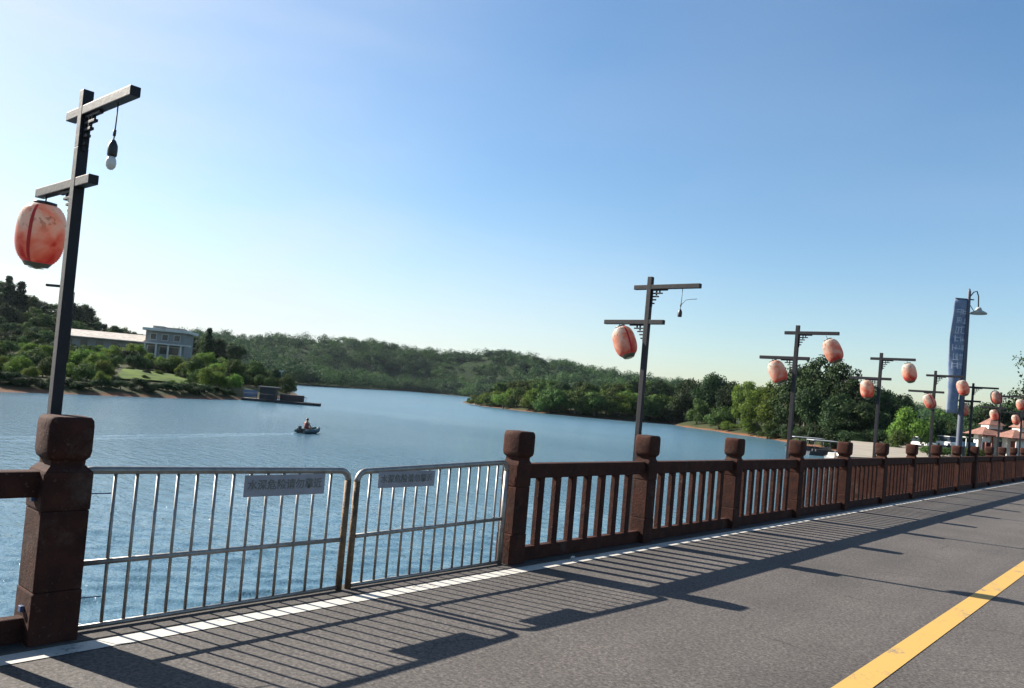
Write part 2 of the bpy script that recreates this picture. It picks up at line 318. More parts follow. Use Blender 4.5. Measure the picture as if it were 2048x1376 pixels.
M['grass'] = mat('bright_meadow_grass', (.105, .155, .018), .95, color2=(.020, .040, .010), scale=.35, detail=9, spec=.1, bump=.8, bscale=2)

# ------------------------------------------------------------------ water, lake bed, road, seawall
B = 1500
MB().box(-B, -.13, -B, B, -9, -8.8).build('lake_bed', M['earth'])['kind'] = 'structure'
def sheet(name, x0, x1, y0, y1, z, m):
    o = MB().poly([(x0, y0, z), (x1, y0, z), (x1, y1, z), (x0, y1, z)]).build(name, m); o['kind'] = 'structure'; return o
def lake():
    rng = np.random.default_rng(8); ys = [-70.]; y = -70.
    def st(v): return .11 if -2 < v < 22 else (.11+.012*abs(v-10) if abs(v-10) < 120 else 30)
    xs = [-.10]; x = -.10
    while x > -B: x -= (.10 if x > -14 else .10+.0165*(abs(x)-14) if x > -110 else 25); xs.append(max(x, -B))
    ys = [-B]; y = -B
    while y < B:
        d_ = max(0, abs(y-9)-12); y += (.12+.0165*d_) if d_ < 110 else 25; ys.append(min(y, B))
    X, Y = np.meshgrid(np.array(xs), np.array(ys), indexing='ij'); Z = np.zeros(X.shape)
    dist = np.hypot(X-CAMX, Y); wa = math.atan2(FW.y, FW.x)
    for k in range(36):
        lam = .30*1.036**k*rng.uniform(.9, 1.1); a_ = wa+rng.normal()*.36; ph = rng.uniform(0, 6.28); amp = .0082*lam**1.0
        q = 2*PI/lam; cell = .10+.0165*np.maximum(0, dist-16)
        fade = np.clip(1.6-cell*3.2/lam, 0, 1)
        w_ = np.sin(q*(X*math.cos(a_)+Y*math.sin(a_))+ph+.8*np.sin(.21*X+.17*Y+k))
        Z += amp*fade*(w_-.25*w_*w_)
    Z *= np.clip((120-dist)/60, 0, 1)
    idx = np.arange(X.size).reshape(X.shape); F = np.stack([idx[:-1, :-1].ravel(), idx[:-1, 1:].ravel(), idx[1:, 1:].ravel(), idx[1:, :-1].ravel()], 1)
    V = np.stack([X.ravel(), Y.ravel(), Z.ravel()+WZ], 1)
    o = link('lake_water', npmesh('lake_water', V, F, M['water'], True)); o['kind'] = 'structure'
sheet('road', .165, 7.4, -80, 700, 0, M['asphalt'])
sheet('edge_line', .1686, .3225, -80, 700, .004, M['white_line'])
sheet('centre_line', 3.381, 3.558, -80, 700, .004, M['yellow_line'])
MB().box(7.4, 7.6, -80, 700, -.3, .12, .015).build('kerb', M['kerb'])['kind'] = 'structure'
sheet('verge', 7.6, B, -B, B, -.03, M['land'])
sw = MB().box(-.12, .165, -80, 700, -9, .012, .006).build('seawall', M['kerb'])
tag(sw, 'dark stone retaining wall dropping from the road edge to the lake', 'wall')

# ------------------------------------------------------------------ stone balustrades
SA, SB, SP = 1.8112, 5.9928, 2.4539
def pillar_mesh(wb=.105, wc=.118):
    m = MB()
    m.box(-wb, wb, -wb, wb, 0, .30, .012).box(-wb+.004, wb-.004, -wb+.004, wb-.004, .30, .76, .010).box(-wb, wb, -wb, wb, .76, .985, .014)
    # sloping shoulder and neck
    q = .985
    for (a, za, b_, zb) in ((wb-.006, q, min(wb-.021, .093), q+.035), (min(wb-.022, .092), q+.035, min(wb-.020, .094), 1.065)):
        t = bmesh.new()
        A = [t.verts.new((sx*a, sy*a, za)) for sx, sy in ((-1, -1), (1, -1), (1, 1), (-1, 1))]
        Bv = [t.verts.new((sx*b_, sy*b_, zb)) for sx, sy in ((-1, -1), (1, -1), (1, 1), (-1, 1))]
        for k in range(4): t.faces.new((A[k], A[(k+1) % 4], Bv[(k+1) % 4], Bv[k]))
        t.faces.new(Bv); m._add(t)
    return m.mesh('pillar', M['stone'])
def cap_mesh(w=.118):
    t = bmesh.new(); lv = [(.80, 1.048), (.95, 1.068), (1, 1.10), (1, 1.25), (.97, 1.28), (.87, 1.30)]
    rings = []
    for k, z in lv:
        ww = w*k; c = .020*k + .008
        P = [(-ww, -ww+c), (-ww+c*.3, -ww+c*.3), (-ww+c, -ww), (ww-c, -ww), (ww-c*.3, -ww+c*.3), (ww, -ww+c), (ww, ww-c), (ww-c*.3, ww-c*.3), (ww-c, ww), (-ww+c, ww), (-ww+c*.3, ww-c*.3), (-ww, ww-c)]
        rings.append([t.verts.new((x, y, z)) for x, y in P])
    for A, Bv in zip(rings, rings[1:]):
        for k in range(12): t.faces.new((A[k], A[(k+1) % 12], Bv[(k+1) % 12], Bv[k])).smooth = True
    t.faces.new(rings[0][::-1]); t.faces.new(rings[-1])
    m = MB(); m._add(t); return m.mesh('cap', M['stone'])
PIL, CAP = pillar_mesh(), cap_mesh()
PIL_BIG, CAP_BIG = pillar_mesh(.133), cap_mesh(.123)       # the near gate pillar is stouter
BAL = MB().box(-.032, .032, -.043, .043, .145, .86, .008).mesh('baluster', M['stone'])
TOPR = MB().box(-.055, .055, -(SP/2-.104), SP/2-.104, .84, .99, .014).mesh('top_rail', M['stone'])
BOTR = MB().box(-.045, .036, -(SP/2-.104), SP/2-.104, .013, .155, .010).mesh('bottom_rail', M['stone'])
rnd = random.Random(4)
def pillar(t, s, big=False):
    p = link('pillar', PIL_BIG if big else PIL, t, (0, s+(.018 if big else 0), .008)); c = link('pillar_cap', CAP_BIG if big else CAP, p, (0, 0, 0)); p.rotation_euler = (0, 0, rnd.uniform(-.02, .02)); return p
def bay(t, s0, individual=True, mb=None):
    c = s0+SP/2
    link('top_rail', TOPR, t, (0, c, 0)); link('bottom_rail', BOTR, t, (0, c, 0))
    pitch = (SP-.21)/8
    for k in range(7):
        y = s0+.105+pitch*(k+1)
        if individual: link('baluster', BAL, t, (0, y, 0))
        else: mb.box(-.032, .032, y-.043, y+.043, .145, .86)
t = empty('stone_balustrade', (0, SA, 0), 0, 'short end of the red stone balustrade left of the steel gates', 'balustrade')
t.location = (0, 0, 0)
for k in range(4): pillar(t, SA-k*SP, k == 0)
for k in range(3): bay(t, SA-(k+1)*SP)
t = empty('stone_balustrade', (0, 0, 0), 0, 'long red stone balustrade running from the steel gates into the distance', 'balustrade')
for k in range(24): pillar(t, SB+k*SP)
far = MB()
for k in range(23): bay(t, SB+k*SP, k < 14, far)
far.build('baluster', M['stone'], t)['kind'] = 'stuff'

# ------------------------------------------------------------------ steel barriers in the opening
def glyph(m, x, y0, z0, sz, rg, flip=1):
    for _ in range(rg.choice((2, 3))):
        z = z0+rg.uniform(.08, .95)*sz; a = rg.uniform(0, .3)*sz; b = rg.uniform(.65, 1)*sz
        m.box(x, x+.002, y0+a, y0+b, z-.004, z+.004)
    for _ in range(rg.choice((1, 2))):
        y = y0+rg.uniform(.15, .85)*sz; a = rg.uniform(0, .35)*sz; b = rg.uniform(.6, 1)*sz
        m.box(x+.0022, x+.0042, y-.004, y+.004, z0+a, z0+b)
    if rg.random() < .6:
        y = y0+rg.uniform(.3, .6)*sz
        m.tube([(x+.0055, y, z0+.5*sz), (x+.0055, y-.35*sz, z0+.05*sz)], .0035, 4)
def barrier(y0, y1, zl, zr, bars, sign, label, rusty_side, zmid):
    W = y1-y0
    t = empty('crowd_barrier', (0, y0, 0), 0, label, 'barrier', 'steel crowd barriers closing the gap')
    sl = (zr-zl)/W
    def Z(y, z): return z + (zl+sl*y-zl)*0 + sl*y*(z/1.0)
    rr = .025; rc = .08
    pts = []
    def arc(cy, cz, a0, a1):
        for k in range(7):
            a = a0+(a1-a0)*k/6; pts.append((0, cy+rc*math.cos(a), cz+rc*math.sin(a)))
    H = zl-rr
    arc(rr+rc, H-rc, PI, PI/2); arc(W-rr-rc, H-rc, PI/2, 0)
    pts = [(x, y, Z(y, z)) for x, y, z in pts]
    top = pts
    MB().tube(top, rr, 12).build('frame', M['steel'], t)
    for y, mt in ((rr, M['rust'] if rusty_side == 'l' else M['steel']), (W-rr, M['rust'] if rusty_side == 'r' else M['steel'])):
        MB().tube([(0, y, .014), (0, y, Z(y, H-rc))], rr+.0015, 12).build('end_post', mt, t)
    MB().tube([(0, 2*rr, Z(0, zmid)), (0, W-2*rr, Z(W, zmid))], .018, 10).build('middle_rail', M['steel'], t)
    MB().tube([(0, 2*rr, .035), (0, W-2*rr, .035)], .016, 10).build('bottom_rail', M['steel'], t)
    for b in bars:
        y = b-y0+.012
        MB().tube([(0, y, .05), (0, y, Z(y, H-rr+.003))], .0112, 8).build('bar', M['steel'], t)
    a, b, za, zb, seed, n = sign
    s = MB().box(.022, .026, a-y0, b-y0, za, zb, .001).build('sign_board', M['plate'], t)
    cell = (b-a-.05)/8
    for k, ch in enumerate('\u6c34\u6df1\u5371\u9669\u8bf7\u52ff\u9760\u8fd1'):
        cu = bpy.data.curves.new('character', 'FONT'); cu.body = ch; cu.size = cell*.98; cu.align_x = 'CENTER'; cu.align_y = 'CENTER'; cu.extrude = .0006; cu.offset = .0012
        to = bpy.data.objects.new('character', cu); col.objects.link(to)
        me = bpy.data.meshes.new_from_object(to.evaluated_get(C.evaluated_depsgraph_get())); bpy.data.objects.remove(to)
        me.materials.clear(); me.materials.append(M['ink'])
        o = link('character', me, s, (.0275, a-y0+.025+cell*(k+.5), (za+zb)/2+.002)); o.rotation_euler = (PI/2, 0, PI/2)
    return t
g1 = barrier(1.90, 3.955, 1.012, .975, (2.13, 2.263, 2.397, 2.53, 2.663, 2.797, 2.93, 3.063, 3.197, 3.33, 3.463, 3.60, 3.75), (3.01, 3.69, .782, .935, 3, 8),
        'left steel barrier beside the nearest pillar, with the wider grey notice', 'r', .425)
g2 = barrier(3.995, 5.865, .965, 1.03, [4.14+.1295*k for k in range(13)], (4.215, 4.85, .805, .94, 9, 8),
        'right steel barrier between the rusty posts and the far gate pillar', 'l', .425)
for z in (.83, .2):
    y = -.03
    MB().box(-.01, .03, -.225, -.203, z-.015, z+.02, .004).tube([(-.005, -.2, z), (-.142, -.19, z), (-.142, .07, z+.005), (-.02, .12, z+.01), (0, .225, z+.01)], .004, 6).build('wire_tie', M['wire'], g1)
    MB().tube([(0, 1.84, z+.01), (-.02, 1.90, z), (-.14, 1.90, z)], .004, 6).build('wire_tie', M['wire'], g2)

# ------------------------------------------------------------------ lamp posts
def lamp_meshes():
    d = {}
    d['pole'] = MB().box(-.031, .031, -.031, .031, 0, 2.90, .004).box(-.031+.0005, .0305, -.0305, .0305, 2.90, 3.25, .004).mesh('pole', M['pole'])
    d['upper_arm'] = MB().box(-.22, .69, -.029, .029, 3.112, 3.168, .005).mesh('upper_arm', M['pole'])
    d['lower_arm'] = MB().box(-.63, .235, -.029, .029, 2.675, 2.731, .005).mesh('lower_arm', M['pole'])
    def brk(sx, z):                       # fretwork corner bracket with gaps
        m = MB(); s = sx; x0 = .031
        for k, (l, zz) in enumerate(((.22, 0), (.15, .040), (.10, .080), (.065, .12), (.045, .165))):
            m.box(*sorted((s*x0, s*(x0+l))), -.012, .012, z-zz-.017, z-zz-.0005, .002)
        m.box(*sorted((s*(x0+.001), s*(x0+.014))), -.011, .011, z-.215, z-.004)
        m.box(*sorted((s*(x0+.06), s*(x0+.073))), -.011, .011, z-.075, z-.01)
        m.box(*sorted((s*(x0+.105), s*(x0+.117))), -.011, .011, z-.04, z-.01)
        return m
    d['b1'] = brk(1, 3.111).mesh('bracket', M['pole']); d['b2'] = brk(-1, 2.674).mesh('bracket', M['pole'])
    d['foot'] = MB().box(-.05, .05, -.05, .05, .0, .012, .003).box(-.032, .048, -.02, .02, .75, .79).mesh('wall_bracket', M['pole'])
    return d
LMD = lamp_meshes()
ords = ['nearest', 'second', 'third', 'fourth', 'fifth', 'sixth', 'seventh', 'eighth', 'ninth', 'tenth']
lamps_s = [SA]+[SB+k*SP for k in (1, 3, 5, 7, 9, 11, 13, 15)]
LX = -.152
desc = ['tall dark lamp post behind the nearest pillar, holding one lantern and a bare bulb',
        'dark lamp post behind the first rail section, second along, with an empty bulb cord',
        'third dark lamp post along the balustrade, in front of the tallest trees',
        'fourth dark lamp post along the balustrade, right of the tallest trees',
        'fifth dark lamp post along the balustrade, above the round lit tree',
        'sixth dark lamp post along the balustrade, just right of the blue banner',
        'seventh dark lamp post along the balustrade, before the red roofed pavilion',
        'eighth dark lamp post along the balustrade, at the right edge of the view',
        'ninth and farthest dark lamp post of the balustrade row']
for i, s in enumerate(lamps_s):
    t = empty('lamp_post', (LX, s, .0), 0, desc[i], 'lamp post', 'lamp posts along the balustrade')
    t.rotation_euler = (rnd.uniform(-.004, .004), 0, rnd.uniform(-.03, .03) if i else 0)
    link('wall_bracket', LMD['foot'], t, (0, 0, .012)); link('pole', LMD['pole'], t, (0, 0, .02))
    link('upper_arm', LMD['upper_arm'], t); link('lower_arm', LMD['lower_arm'], t)
    link('bracket', LMD['b1'], t); link('bracket', LMD['b2'], t)

# lantern
def lanternmat():
    M_ = bpy.data.materials.new('painted_silk'); M_.use_nodes = True; nt = M_.node_tree; nt.nodes.clear(); N = nt.nodes.new; L = nt.links.new
    o = N('ShaderNodeOutputMaterial'); b = N('ShaderNodeBsdfPrincipled'); b.inputs['Roughness'].default_value = .5
    tc = N('ShaderNodeTexCoord'); s = N('ShaderNodeSeparateXYZ'); L(tc.outputs['Object'], s.inputs[0])
    oi = N('ShaderNodeObjectInfo')
    vadd = N('ShaderNodeVectorMath'); vadd.operation = 'ADD'; L(tc.outputs['Object'], vadd.inputs[0])
    n = N('ShaderNodeTexNoise'); n.inputs['Scale'].default_value = 7; n.inputs['Detail'].default_value = 3; n.inputs['Distortion'].default_value = .8; L(vadd.outputs[0], n.inputs[0])
    cx = N('ShaderNodeCombineXYZ'); mr = N('ShaderNodeMath'); mr.operation = 'MULTIPLY'; mr.inputs[1].default_value = 9; L(oi.outputs['Random'], mr.inputs[0]); L(mr.outputs[0], cx.inputs[0]); L(cx.outputs[0], vadd.inputs[1])
    # height plus noise: cream at the top, salmon, then red below
    a = N('ShaderNodeMath'); a.operation = 'MULTIPLY_ADD'; a.inputs[1].default_value = 1.25; L(s.outputs[2], a.inputs[0]); L(n.outputs[0], a.inputs[2])
    r = N('ShaderNodeValToRGB'); e = r.color_ramp.elements
    e[0].position = .05; e[0].color = (.36, .03, .025, 1); e[1].position = .72; e[1].color = (.66, .60, .53, 1)
    for p, c in ((.22, (.52, .06, .045, 1)), (.36, (.64, .18, .12, 1)), (.48, (.68, .30, .21, 1)), (.60, (.70, .46, .36, 1))):
        k = e.new(p); k.color = c
    L(a.outputs[0], r.inputs[0])
    # petals: voronoi edges in pale orange
    v = N('ShaderNodeTexVoronoi'); v.feature = 'DISTANCE_TO_EDGE'; v.inputs['Scale'].default_value = 9; L(vadd.outputs[0], v.inputs[0])
    vr = N('ShaderNodeMapRange'); vr.inputs[1].default_value = .0; vr.inputs[2].default_value = .07; vr.inputs[3].default_value = .0; vr.inputs[4].default_value = 0; L(v.outputs['Distance'], vr.inputs[0])
    x = N('ShaderNodeMix'); x.data_type = 'RGBA'; x.inputs[7].default_value = (.50, .10, .05, 1); L(vr.outputs[0], x.inputs[0]); L(r.outputs[0], x.inputs[6])
    # brown brush strokes in the upper half
    w = N('ShaderNodeTexNoise'); w.inputs['Scale'].default_value = 16; w.inputs['Detail'].default_value = 2; w.inputs['Distortion'].default_value = 1.2; L(vadd.outputs[0], w.inputs[0])
    wr = N('ShaderNodeMapRange'); wr.inputs[1].default_value = .56; wr.inputs[2].default_value = .62; L(w.outputs[0], wr.inputs[0])
    zt = N('ShaderNodeMapRange'); zt.inputs[1].default_value = .0; zt.inputs[2].default_value = .08; L(s.outputs[2], zt.inputs[0])
    mm = N('ShaderNodeMath'); mm.operation = 'MULTIPLY'; L(wr.outputs[0], mm.inputs[0]); L(zt.outputs[0], mm.inputs[1])
    mm2 = N('ShaderNodeMath'); mm2.operation = 'MULTIPLY'; mm2.inputs[1].default_value = .6; L(mm.outputs[0], mm2.inputs[0])
    x2 = N('ShaderNodeMix'); x2.data_type = 'RGBA'; x2.inputs[7].default_value = (.22, .10, .06, 1); L(mm2.outputs[0], x2.inputs[0]); L(x.outputs[2], x2.inputs[6])
    L(x2.outputs[2], b.inputs['Base Color'])
    tr = N('ShaderNodeBsdfTranslucent'); L(x2.outputs[2], tr.inputs[0]); ms = N('ShaderNodeMixShader'); ms.inputs[0].default_value = .5
    L(b.outputs[0], ms.inputs[1]); L(tr.outputs[0], ms.inputs[2]); L(ms.outputs[0], o.inputs[0])
    return M_
M['silk'] = lanternmat()
M['red'] = mat('red_ribbon', (.50, .03, .03), .6, transl=.2)
M['olive'] = mat('olive_lacquer', (.09, .08, .04), .5)
M['cream'] = mat('cream_paint', (.6, .55, .35), .6)
def lantern_meshes():
    H = .195; Rr = .142; prof = []
    for k in range(65):
        z = -H+2*H*k/64; q = abs(z/H)
        r_ = .062+(Rr-.062)*(max(0, 1-q**2.7))**(.62)
        r_ += .0032*math.cos(k*PI)*(1 if 4 < k < 60 else 0)
        prof.append((r_, z))
    d = {}
    d['shell'] = MB().lathe(prof, 36, cap=False).mesh('shell', M['silk'])
    d['rim_t'] = MB().lathe([(.060, H-.004), (.068, H), (.066, H+.016), (.03, H+.02)], 24).mesh('top_rim', M['black'])
    d['rim_b'] = MB().lathe([(.02, -H-.022), (.066, -H-.018), (.078, -H-.002), (.088, -H+.012), (.060, -H+.016)], 24).mesh('bottom_rim', M['olive'])
    fl = MB()
    for k in range(6):
        a = k*PI/3; fl.lathe([(.001, -H-.03), (.016, -H-.027), (.016, -H-.023)], 8, Matrix.Translation((.03*math.cos(a), .03*math.sin(a), 0)))
    fl.lathe([(.001, -H-.034), (.018, -H-.03), (.018, -H-.023)], 10)
    d['rosette'] = fl.mesh('rosette', M['cream'])
    d['ribbon'] = None
    rb = MB(); n = 28
    for j in range(1):
        P = []
        for k in range(n+1):
            z = -H+.012+(2*H-.024)*k/n; q = abs(z/H); r_ = .062+(Rr-.062)*(max(0, 1-q**2.7))**(.62)+.004
            P.append((r_, z))
        for (r0, z0), (r1, z1) in zip(P, P[1:]):
            for sgn in (0,):
                a0, a1 = -.075, .075
                rb.poly([(r0*math.cos(a0), r0*math.sin(a0), z0), (r0*math.cos(a1), r0*math.sin(a1), z0), (r1*math.cos(a1), r1*math.sin(a1), z1), (r1*math.cos(a0), r1*math.sin(a0), z1)])
    d['ribbon'] = rb.mesh('ribbon', M['red'])
    return d
LN = lantern_meshes()
def lantern(p, s, x, ztop, tilt, label, turn=0, clen=None, ty=0):
    t = empty('lantern', (x, s, ztop), 0, label, 'lantern', 'painted lanterns hanging from the lamp posts')
    t.rotation_euler = (ty, -tilt, 0)
    dz = -.195-.05 if clen is None else -.195-clen
    r = {}
    for nm, key in (('shell', 'shell'), ('top_rim', 'rim_t'), ('bottom_rim', 'rim_b')):
        r[nm] = link(nm, LN[key], t, (0, 0, dz)); r[nm].rotation_euler = (0, 0, turn)
    link('ribbon', LN['ribbon'], r['shell']); link('rosette', LN['rosette'], r['bottom_rim'])
    MB().tube([(0, 0, 0), (0, 0, dz+.21)], .005, 6).build('cord', M['black'], t)
    return t
arm = {'l': 2.674, 'u': 3.111}
spec = [(0, 'l', -.655, R(-7), 'painted lantern under the lower arm of the nearest lamp post, largest of all', -.75, .05),
        (1, 'l', -.555, R(24), 'red and cream lantern blown sideways under the second lamp post', -.6, .05),
        (2, 'l', -.56, R(27), 'tilted lantern on the lower arm of the third lamp post, before light green trees', .4, .05),
        (2, 'u', .33, R(27), 'tilted lantern on the upper arm of the third lamp post, before the tallest tree', .9, .10),
        (3, 'l', -.43, R(8), 'lantern on the lower arm of the fourth lamp post, above the dark trees', -.2, .02),
        (3, 'u', .37, R(14), 'lantern on the upper arm of the fourth lamp post, against the blue sky', 2.4, .06),
        (4, 'l', -.36, R(26), 'tilted lantern on the lower arm of the fifth lamp post, over the round tree', -.9, .06),
        (4, 'u', .42, R(20), 'lantern on the upper arm of the fifth lamp post, in front of the blue banner', .2, .08),
        (5, 'l', -.40, R(6), 'shaded lantern on the lower arm of the sixth lamp post, beside the banner pole', 1.9, .06),
        (5, 'u', .42, R(12), 'lantern on the upper arm of the sixth lamp post, above the red roof', -.5, .06),
        (6, 'l', -.40, R(18), 'lantern on the lower arm of the seventh lamp post, before the pavilion roof', .1, .06),
        (6, 'u', .40, R(15), 'lantern on the upper arm of the seventh lamp post, near the right edge', -.2, .06),
        (7, 'l', -.42, R(16), 'lantern on the lower arm of the eighth lamp post, at the right edge', -1.2, .06)]
for i, a, x, tl, lb, tn, cl in spec:
    lantern(i, lamps_s[i], x, arm[a], tl, lb, tn, cl, 0)
# bare bulbs
def bulb(s, x, z, long, has, label, tilt):
    t = empty('light_bulb', (x, s, z), 0, label, 'light bulb', 'bare bulb cords on lamp arms')
    t.rotation_euler = (0, -tilt, 0)
    MB().tube([(0, 0, 0), (.003, 0, -long*.5), (0, 0, -long)], .004, 6).tube([(0, 0, -long*.72), (0, 0, -long*.72-.035)], .009, 6).build('cord', M['black'], t)
    z0 = -long
    MB().lathe([(.008, z0+.002), (.014, z0-.005), (.025, z0-.03), (.027, z0-.055), (.026, z0-.085), (.023, z0-.092)], 16).build('socket', M['black'], t)
    if has:
        MB().lathe([(.018, z0-.093), (.026, z0-.112), (.0285, z0-.132), (.025, z0-.152), (.014, z0-.166), (.002, z0-.17)], 16).build('bulb', M['glass_bulb'], t)
    else:
        MB().tube([(.0, 0, z0+.05), (.06, 0, z0+.115), (.14, 0, z0+.125), (.20, .01, z0+.13)], .0035, 5).build('loose_wire', M['black'], t)
bulb(SA, .322, 3.11, .21, True, 'bare light bulb dangling from the upper arm of the nearest lamp post', R(-3))
bulb(lamps_s[1], .305, 3.11, .25, False, 'empty bulb socket on a cord under the second lamp post', R(-2))

# ------------------------------------------------------------------ banner pole with old street lamp head
bx = -.42
base = onx(1917, 885, bx); topp = onx(1940, 578, bx)
bs = base.y; H = 5.95
M['banner'] = mat('blue_banner_cloth', (.11, .18, .33), .8, color2=(.27, .31, .38), scale=4, transl=.25)
M['bannerink'] = mat('pale_banner_print', (.55, .60, .68), .8, transl=.2)
bp_y = (base.y+topp.y)/2
bh = topp.z
t = empty('banner_pole', (bx, bp_y, 0), 0, 'tall grey pole with a blue banner and a hooded lamp, behind the balustrade', 'banner pole')
MB().tube([(0, 0, -2.8), (0, 0, 1.2), (0, 0, bh-.1), (0, 0, bh)], [.10, .09, .05, .02], 12).build('pole', mat('grey_pole', (.06, .07, .10), .6, var=.2), t)
MB().box(-.16, .16, -.2, .2, -.4, 1.28, .01).build('pole_base', mat('dark_green_box', (.03, .05, .045), .6), t)
# banner: gently curved sheet with thickness, hung to the water side
u = RT.copy(); u.z = 0; u.normalize()
def bpt(f, z):
    zt = bh-.36; q = (zt-z)/3.6                          # 0 at the top, 1 at the foot
    wd = .60+.10*math.sin(min(1, q*1.6)*PI)*(1)-.16*q
    left = -(.40+.07*min(1, q*3.2)-.06*max(0, q-.3)) ; right = .10 + .05*math.sin(min(1, q*2)*PI)-.16*q
    s_ = left+(right-left)*f
    bulge = .10*math.sin(f*PI)*(.5+q)+.03*math.sin(q*9+f*3)
    return Vector((u.x*s_-.05-bulge*FW.x*.8, u.y*s_-bulge*FW.y*.8, z))
t0 = bmesh.new(); nz_, nf = 30, 12
gr = [[t0.verts.new(bpt(j/nf, bh-.36-3.6*i/nz_)) for j in range(nf+1)] for i in range(nz_+1)]
for i in range(nz_):
    for j in range(nf): t0.faces.new((gr[i][j], gr[i+1][j], gr[i+1][j+1], gr[i][j+1])).smooth = True
mb = MB(); mb._add(t0); ban = mb.build('banner', M['banner'], t)
ban.modifiers.new('thick', 'SOLIDIFY').thickness = .008
rg = random.Random(5); off = FW*(-.02); off.z = 0
for c in (.36, .70):
    for r_ in range(7):
        zc = bh-.62-1.98*(r_+.5)/7; sz = .22; m = MB()
        for q_ in range(5):
            a = rg.uniform(-.5, .5)*sz
            if q_ % 2:
                f0, f1 = c-rg.uniform(.2, .5)*sz/.6, c+rg.uniform(.2, .5)*sz/.6
                P = [bpt(f0, zc+a-.011), bpt(f1, zc+a-.011), bpt(f1, zc+a+.011), bpt(f0, zc+a+.011)]
            else:
                h_ = rg.uniform(.3, .5)*sz; f0 = c+a/.6
                P = [bpt(f0-.018, zc-h_), bpt(f0+.018, zc-h_), bpt(f0+.018, zc+h_), bpt(f0-.018, zc+h_)]
            m.poly([p+off for p in P])
        m.build('character', M['bannerink'], ban)
MB().tube([(u.x*-.42, u.y*-.42, bh-.34), (u.x*.16, u.y*.16, bh-.34)], .02, 8).build('crossbar', M['pole'], t)
# lamp head on a hooked bracket, to the right
MB().tube([tuple(u*.0+Vector((0, 0, bh-.30))), tuple(u*.14+Vector((0, 0, bh-.10))), tuple(u*.24+Vector((0, 0, bh-.06))), tuple(u*.30+Vector((0, 0, bh-.22))), tuple(u*.32+Vector((0, 0, bh-.62)))], .018, 8).build('lamp_arm', M['pole'], t)
hd = MB().lathe([(.03, .16), (.07, .14), (.10, .06), (.24, -.02), (.245, -.06), (.03, -.05)], 20, Matrix.Translation(u*.33+Vector((0, 0, bh-.72))))
hd.build('lamp_shade', mat('grey_enamel', (.30, .31, .29), .5), t)
MB().tube([(u.x*.04, u.y*.04, bh-.5), (u.x*.22, u.y*.22, bh-.75), (u.x*.3, u.y*.3, bh-.72)], .012, 6).build('brace', M['pole'], t)

# ------------------------------------------------------------------ terrain
def smooth(a, b, x): q = np.clip((x-a)/(b-a), 0, 1); return q*q*(3-2*q)
def vnoise(x, y, sc, seed):
    xs, ys = x/sc, y/sc; xi, yi = np.floor(xs).astype(int), np.floor(ys).astype(int); fx, fy = xs-xi, ys-yi
    fx = fx*fx*(3-2*fx); fy = fy*fy*(3-2*fy)
    def h(i, j):
        n = (i*374761393+j*668265263+seed*1274126177) & 0x7fffffff
        n = ((n ^ (n >> 13))*1103515245) & 0x7fffffff
        return (n & 0xffff)/65535.
    return (h(xi, yi)*(1-fx)+h(xi+1, yi)*fx)*(1-fy)+(h(xi, yi+1)*(1-fx)+h(xi+1, yi+1)*fx)*fy-.5
class Land:
    def __init__(s, poly, ctrl, ramp, bank, namp, seed, flat=()):
        s.P = np.array([(p[0], p[1]) for p in poly]); s.C = np.array([(c[0], c[1], c[2]) for c in ctrl]); s.ramp = ramp; s.bank = bank; s.namp = namp; s.seed = seed
    def sdf(s, x, y):
        x = np.asarray(x, float); y = np.asarray(y, float); d = np.full(x.shape, 1e9); ins = np.zeros(x.shape, bool)
        n = len(s.P)
        for i in range(n):
            ax, ay = s.P[i]; bx_, by_ = s.P[(i+1) % n]; ex, ey = bx_-ax, by_-ay
            t_ = np.clip(((x-ax)*ex+(y-ay)*ey)/(ex*ex+ey*ey+1e-9), 0, 1)
            d = np.minimum(d, np.hypot(x-ax-t_*ex, y-ay-t_*ey))
            c = ((ay > y) != (by_ > y)) & (x < (bx_-ax)*(y-ay)/((by_-ay) if by_ != ay else 1e-9)+ax)
            ins ^= c
        return np.where(ins, d, -d)
    def h(s, x, y):
        x = np.asarray(x, float); y = np.asarray(y, float); q = s.sdf(x, y)
        q2 = q+vnoise(x, y, 9, s.seed+7)*3*(np.abs(q) < 30)
        W_ = np.zeros(x.shape); Z = np.zeros(x.shape)
        for cx_, cy_, cz_ in s.C:
            wgt = 1/((x-cx_)**2+(y-cy_)**2+60)**1.5; W_ += wgt; Z += wgt*cz_
        Z = Z/W_ + (vnoise(x, y, 45, s.seed)*s.namp+vnoise(x, y, 14, s.seed+3)*s.namp*.3)
        bank = s.bank*smooth(0, 4, q2)+WZ
        w_ = smooth(1, s.ramp, q2)
        return np.where(q2 > 0, bank*(1-w_)+Z*w_, WZ+np.maximum(q2*.4, -3))
    def build(s, name, step, m):
        x0, y0 = s.P.min(0)-12; x1, y1 = s.P.max(0)+12
        xs = np.arange(x0, x1+step, step); ys = np.arange(y0, y1+step, step)
        X, Y = np.meshgrid(xs, ys, indexing='ij'); Z = s.h(X, Y); Q = s.sdf(X, Y)
        keep = np.zeros(Q.shape, bool); k = Q > -9; ok = k[:-1, :-1] | k[1:, :-1] | k[:-1, 1:] | k[1:, 1:]
        idx = np.arange(X.size).reshape(X.shape)
        F = np.stack([idx[:-1, :-1][ok], idx[1:, :-1][ok], idx[1:, 1:][ok], idx[:-1, 1:][ok]], 1)
        used, inv = np.unique(F, return_inverse=True); V = np.stack([X.ravel(), Y.ravel(), Z.ravel()], 1)[used]
        V[:, 0] = np.where((V[:, 0] > -.13), -.13, V[:, 0]) if name == 'lake_shore' else V[:, 0]
        o = link(name, npmesh(name, V, inv.reshape(F.shape), m, True)); o['kind'] = 'structure'; return o
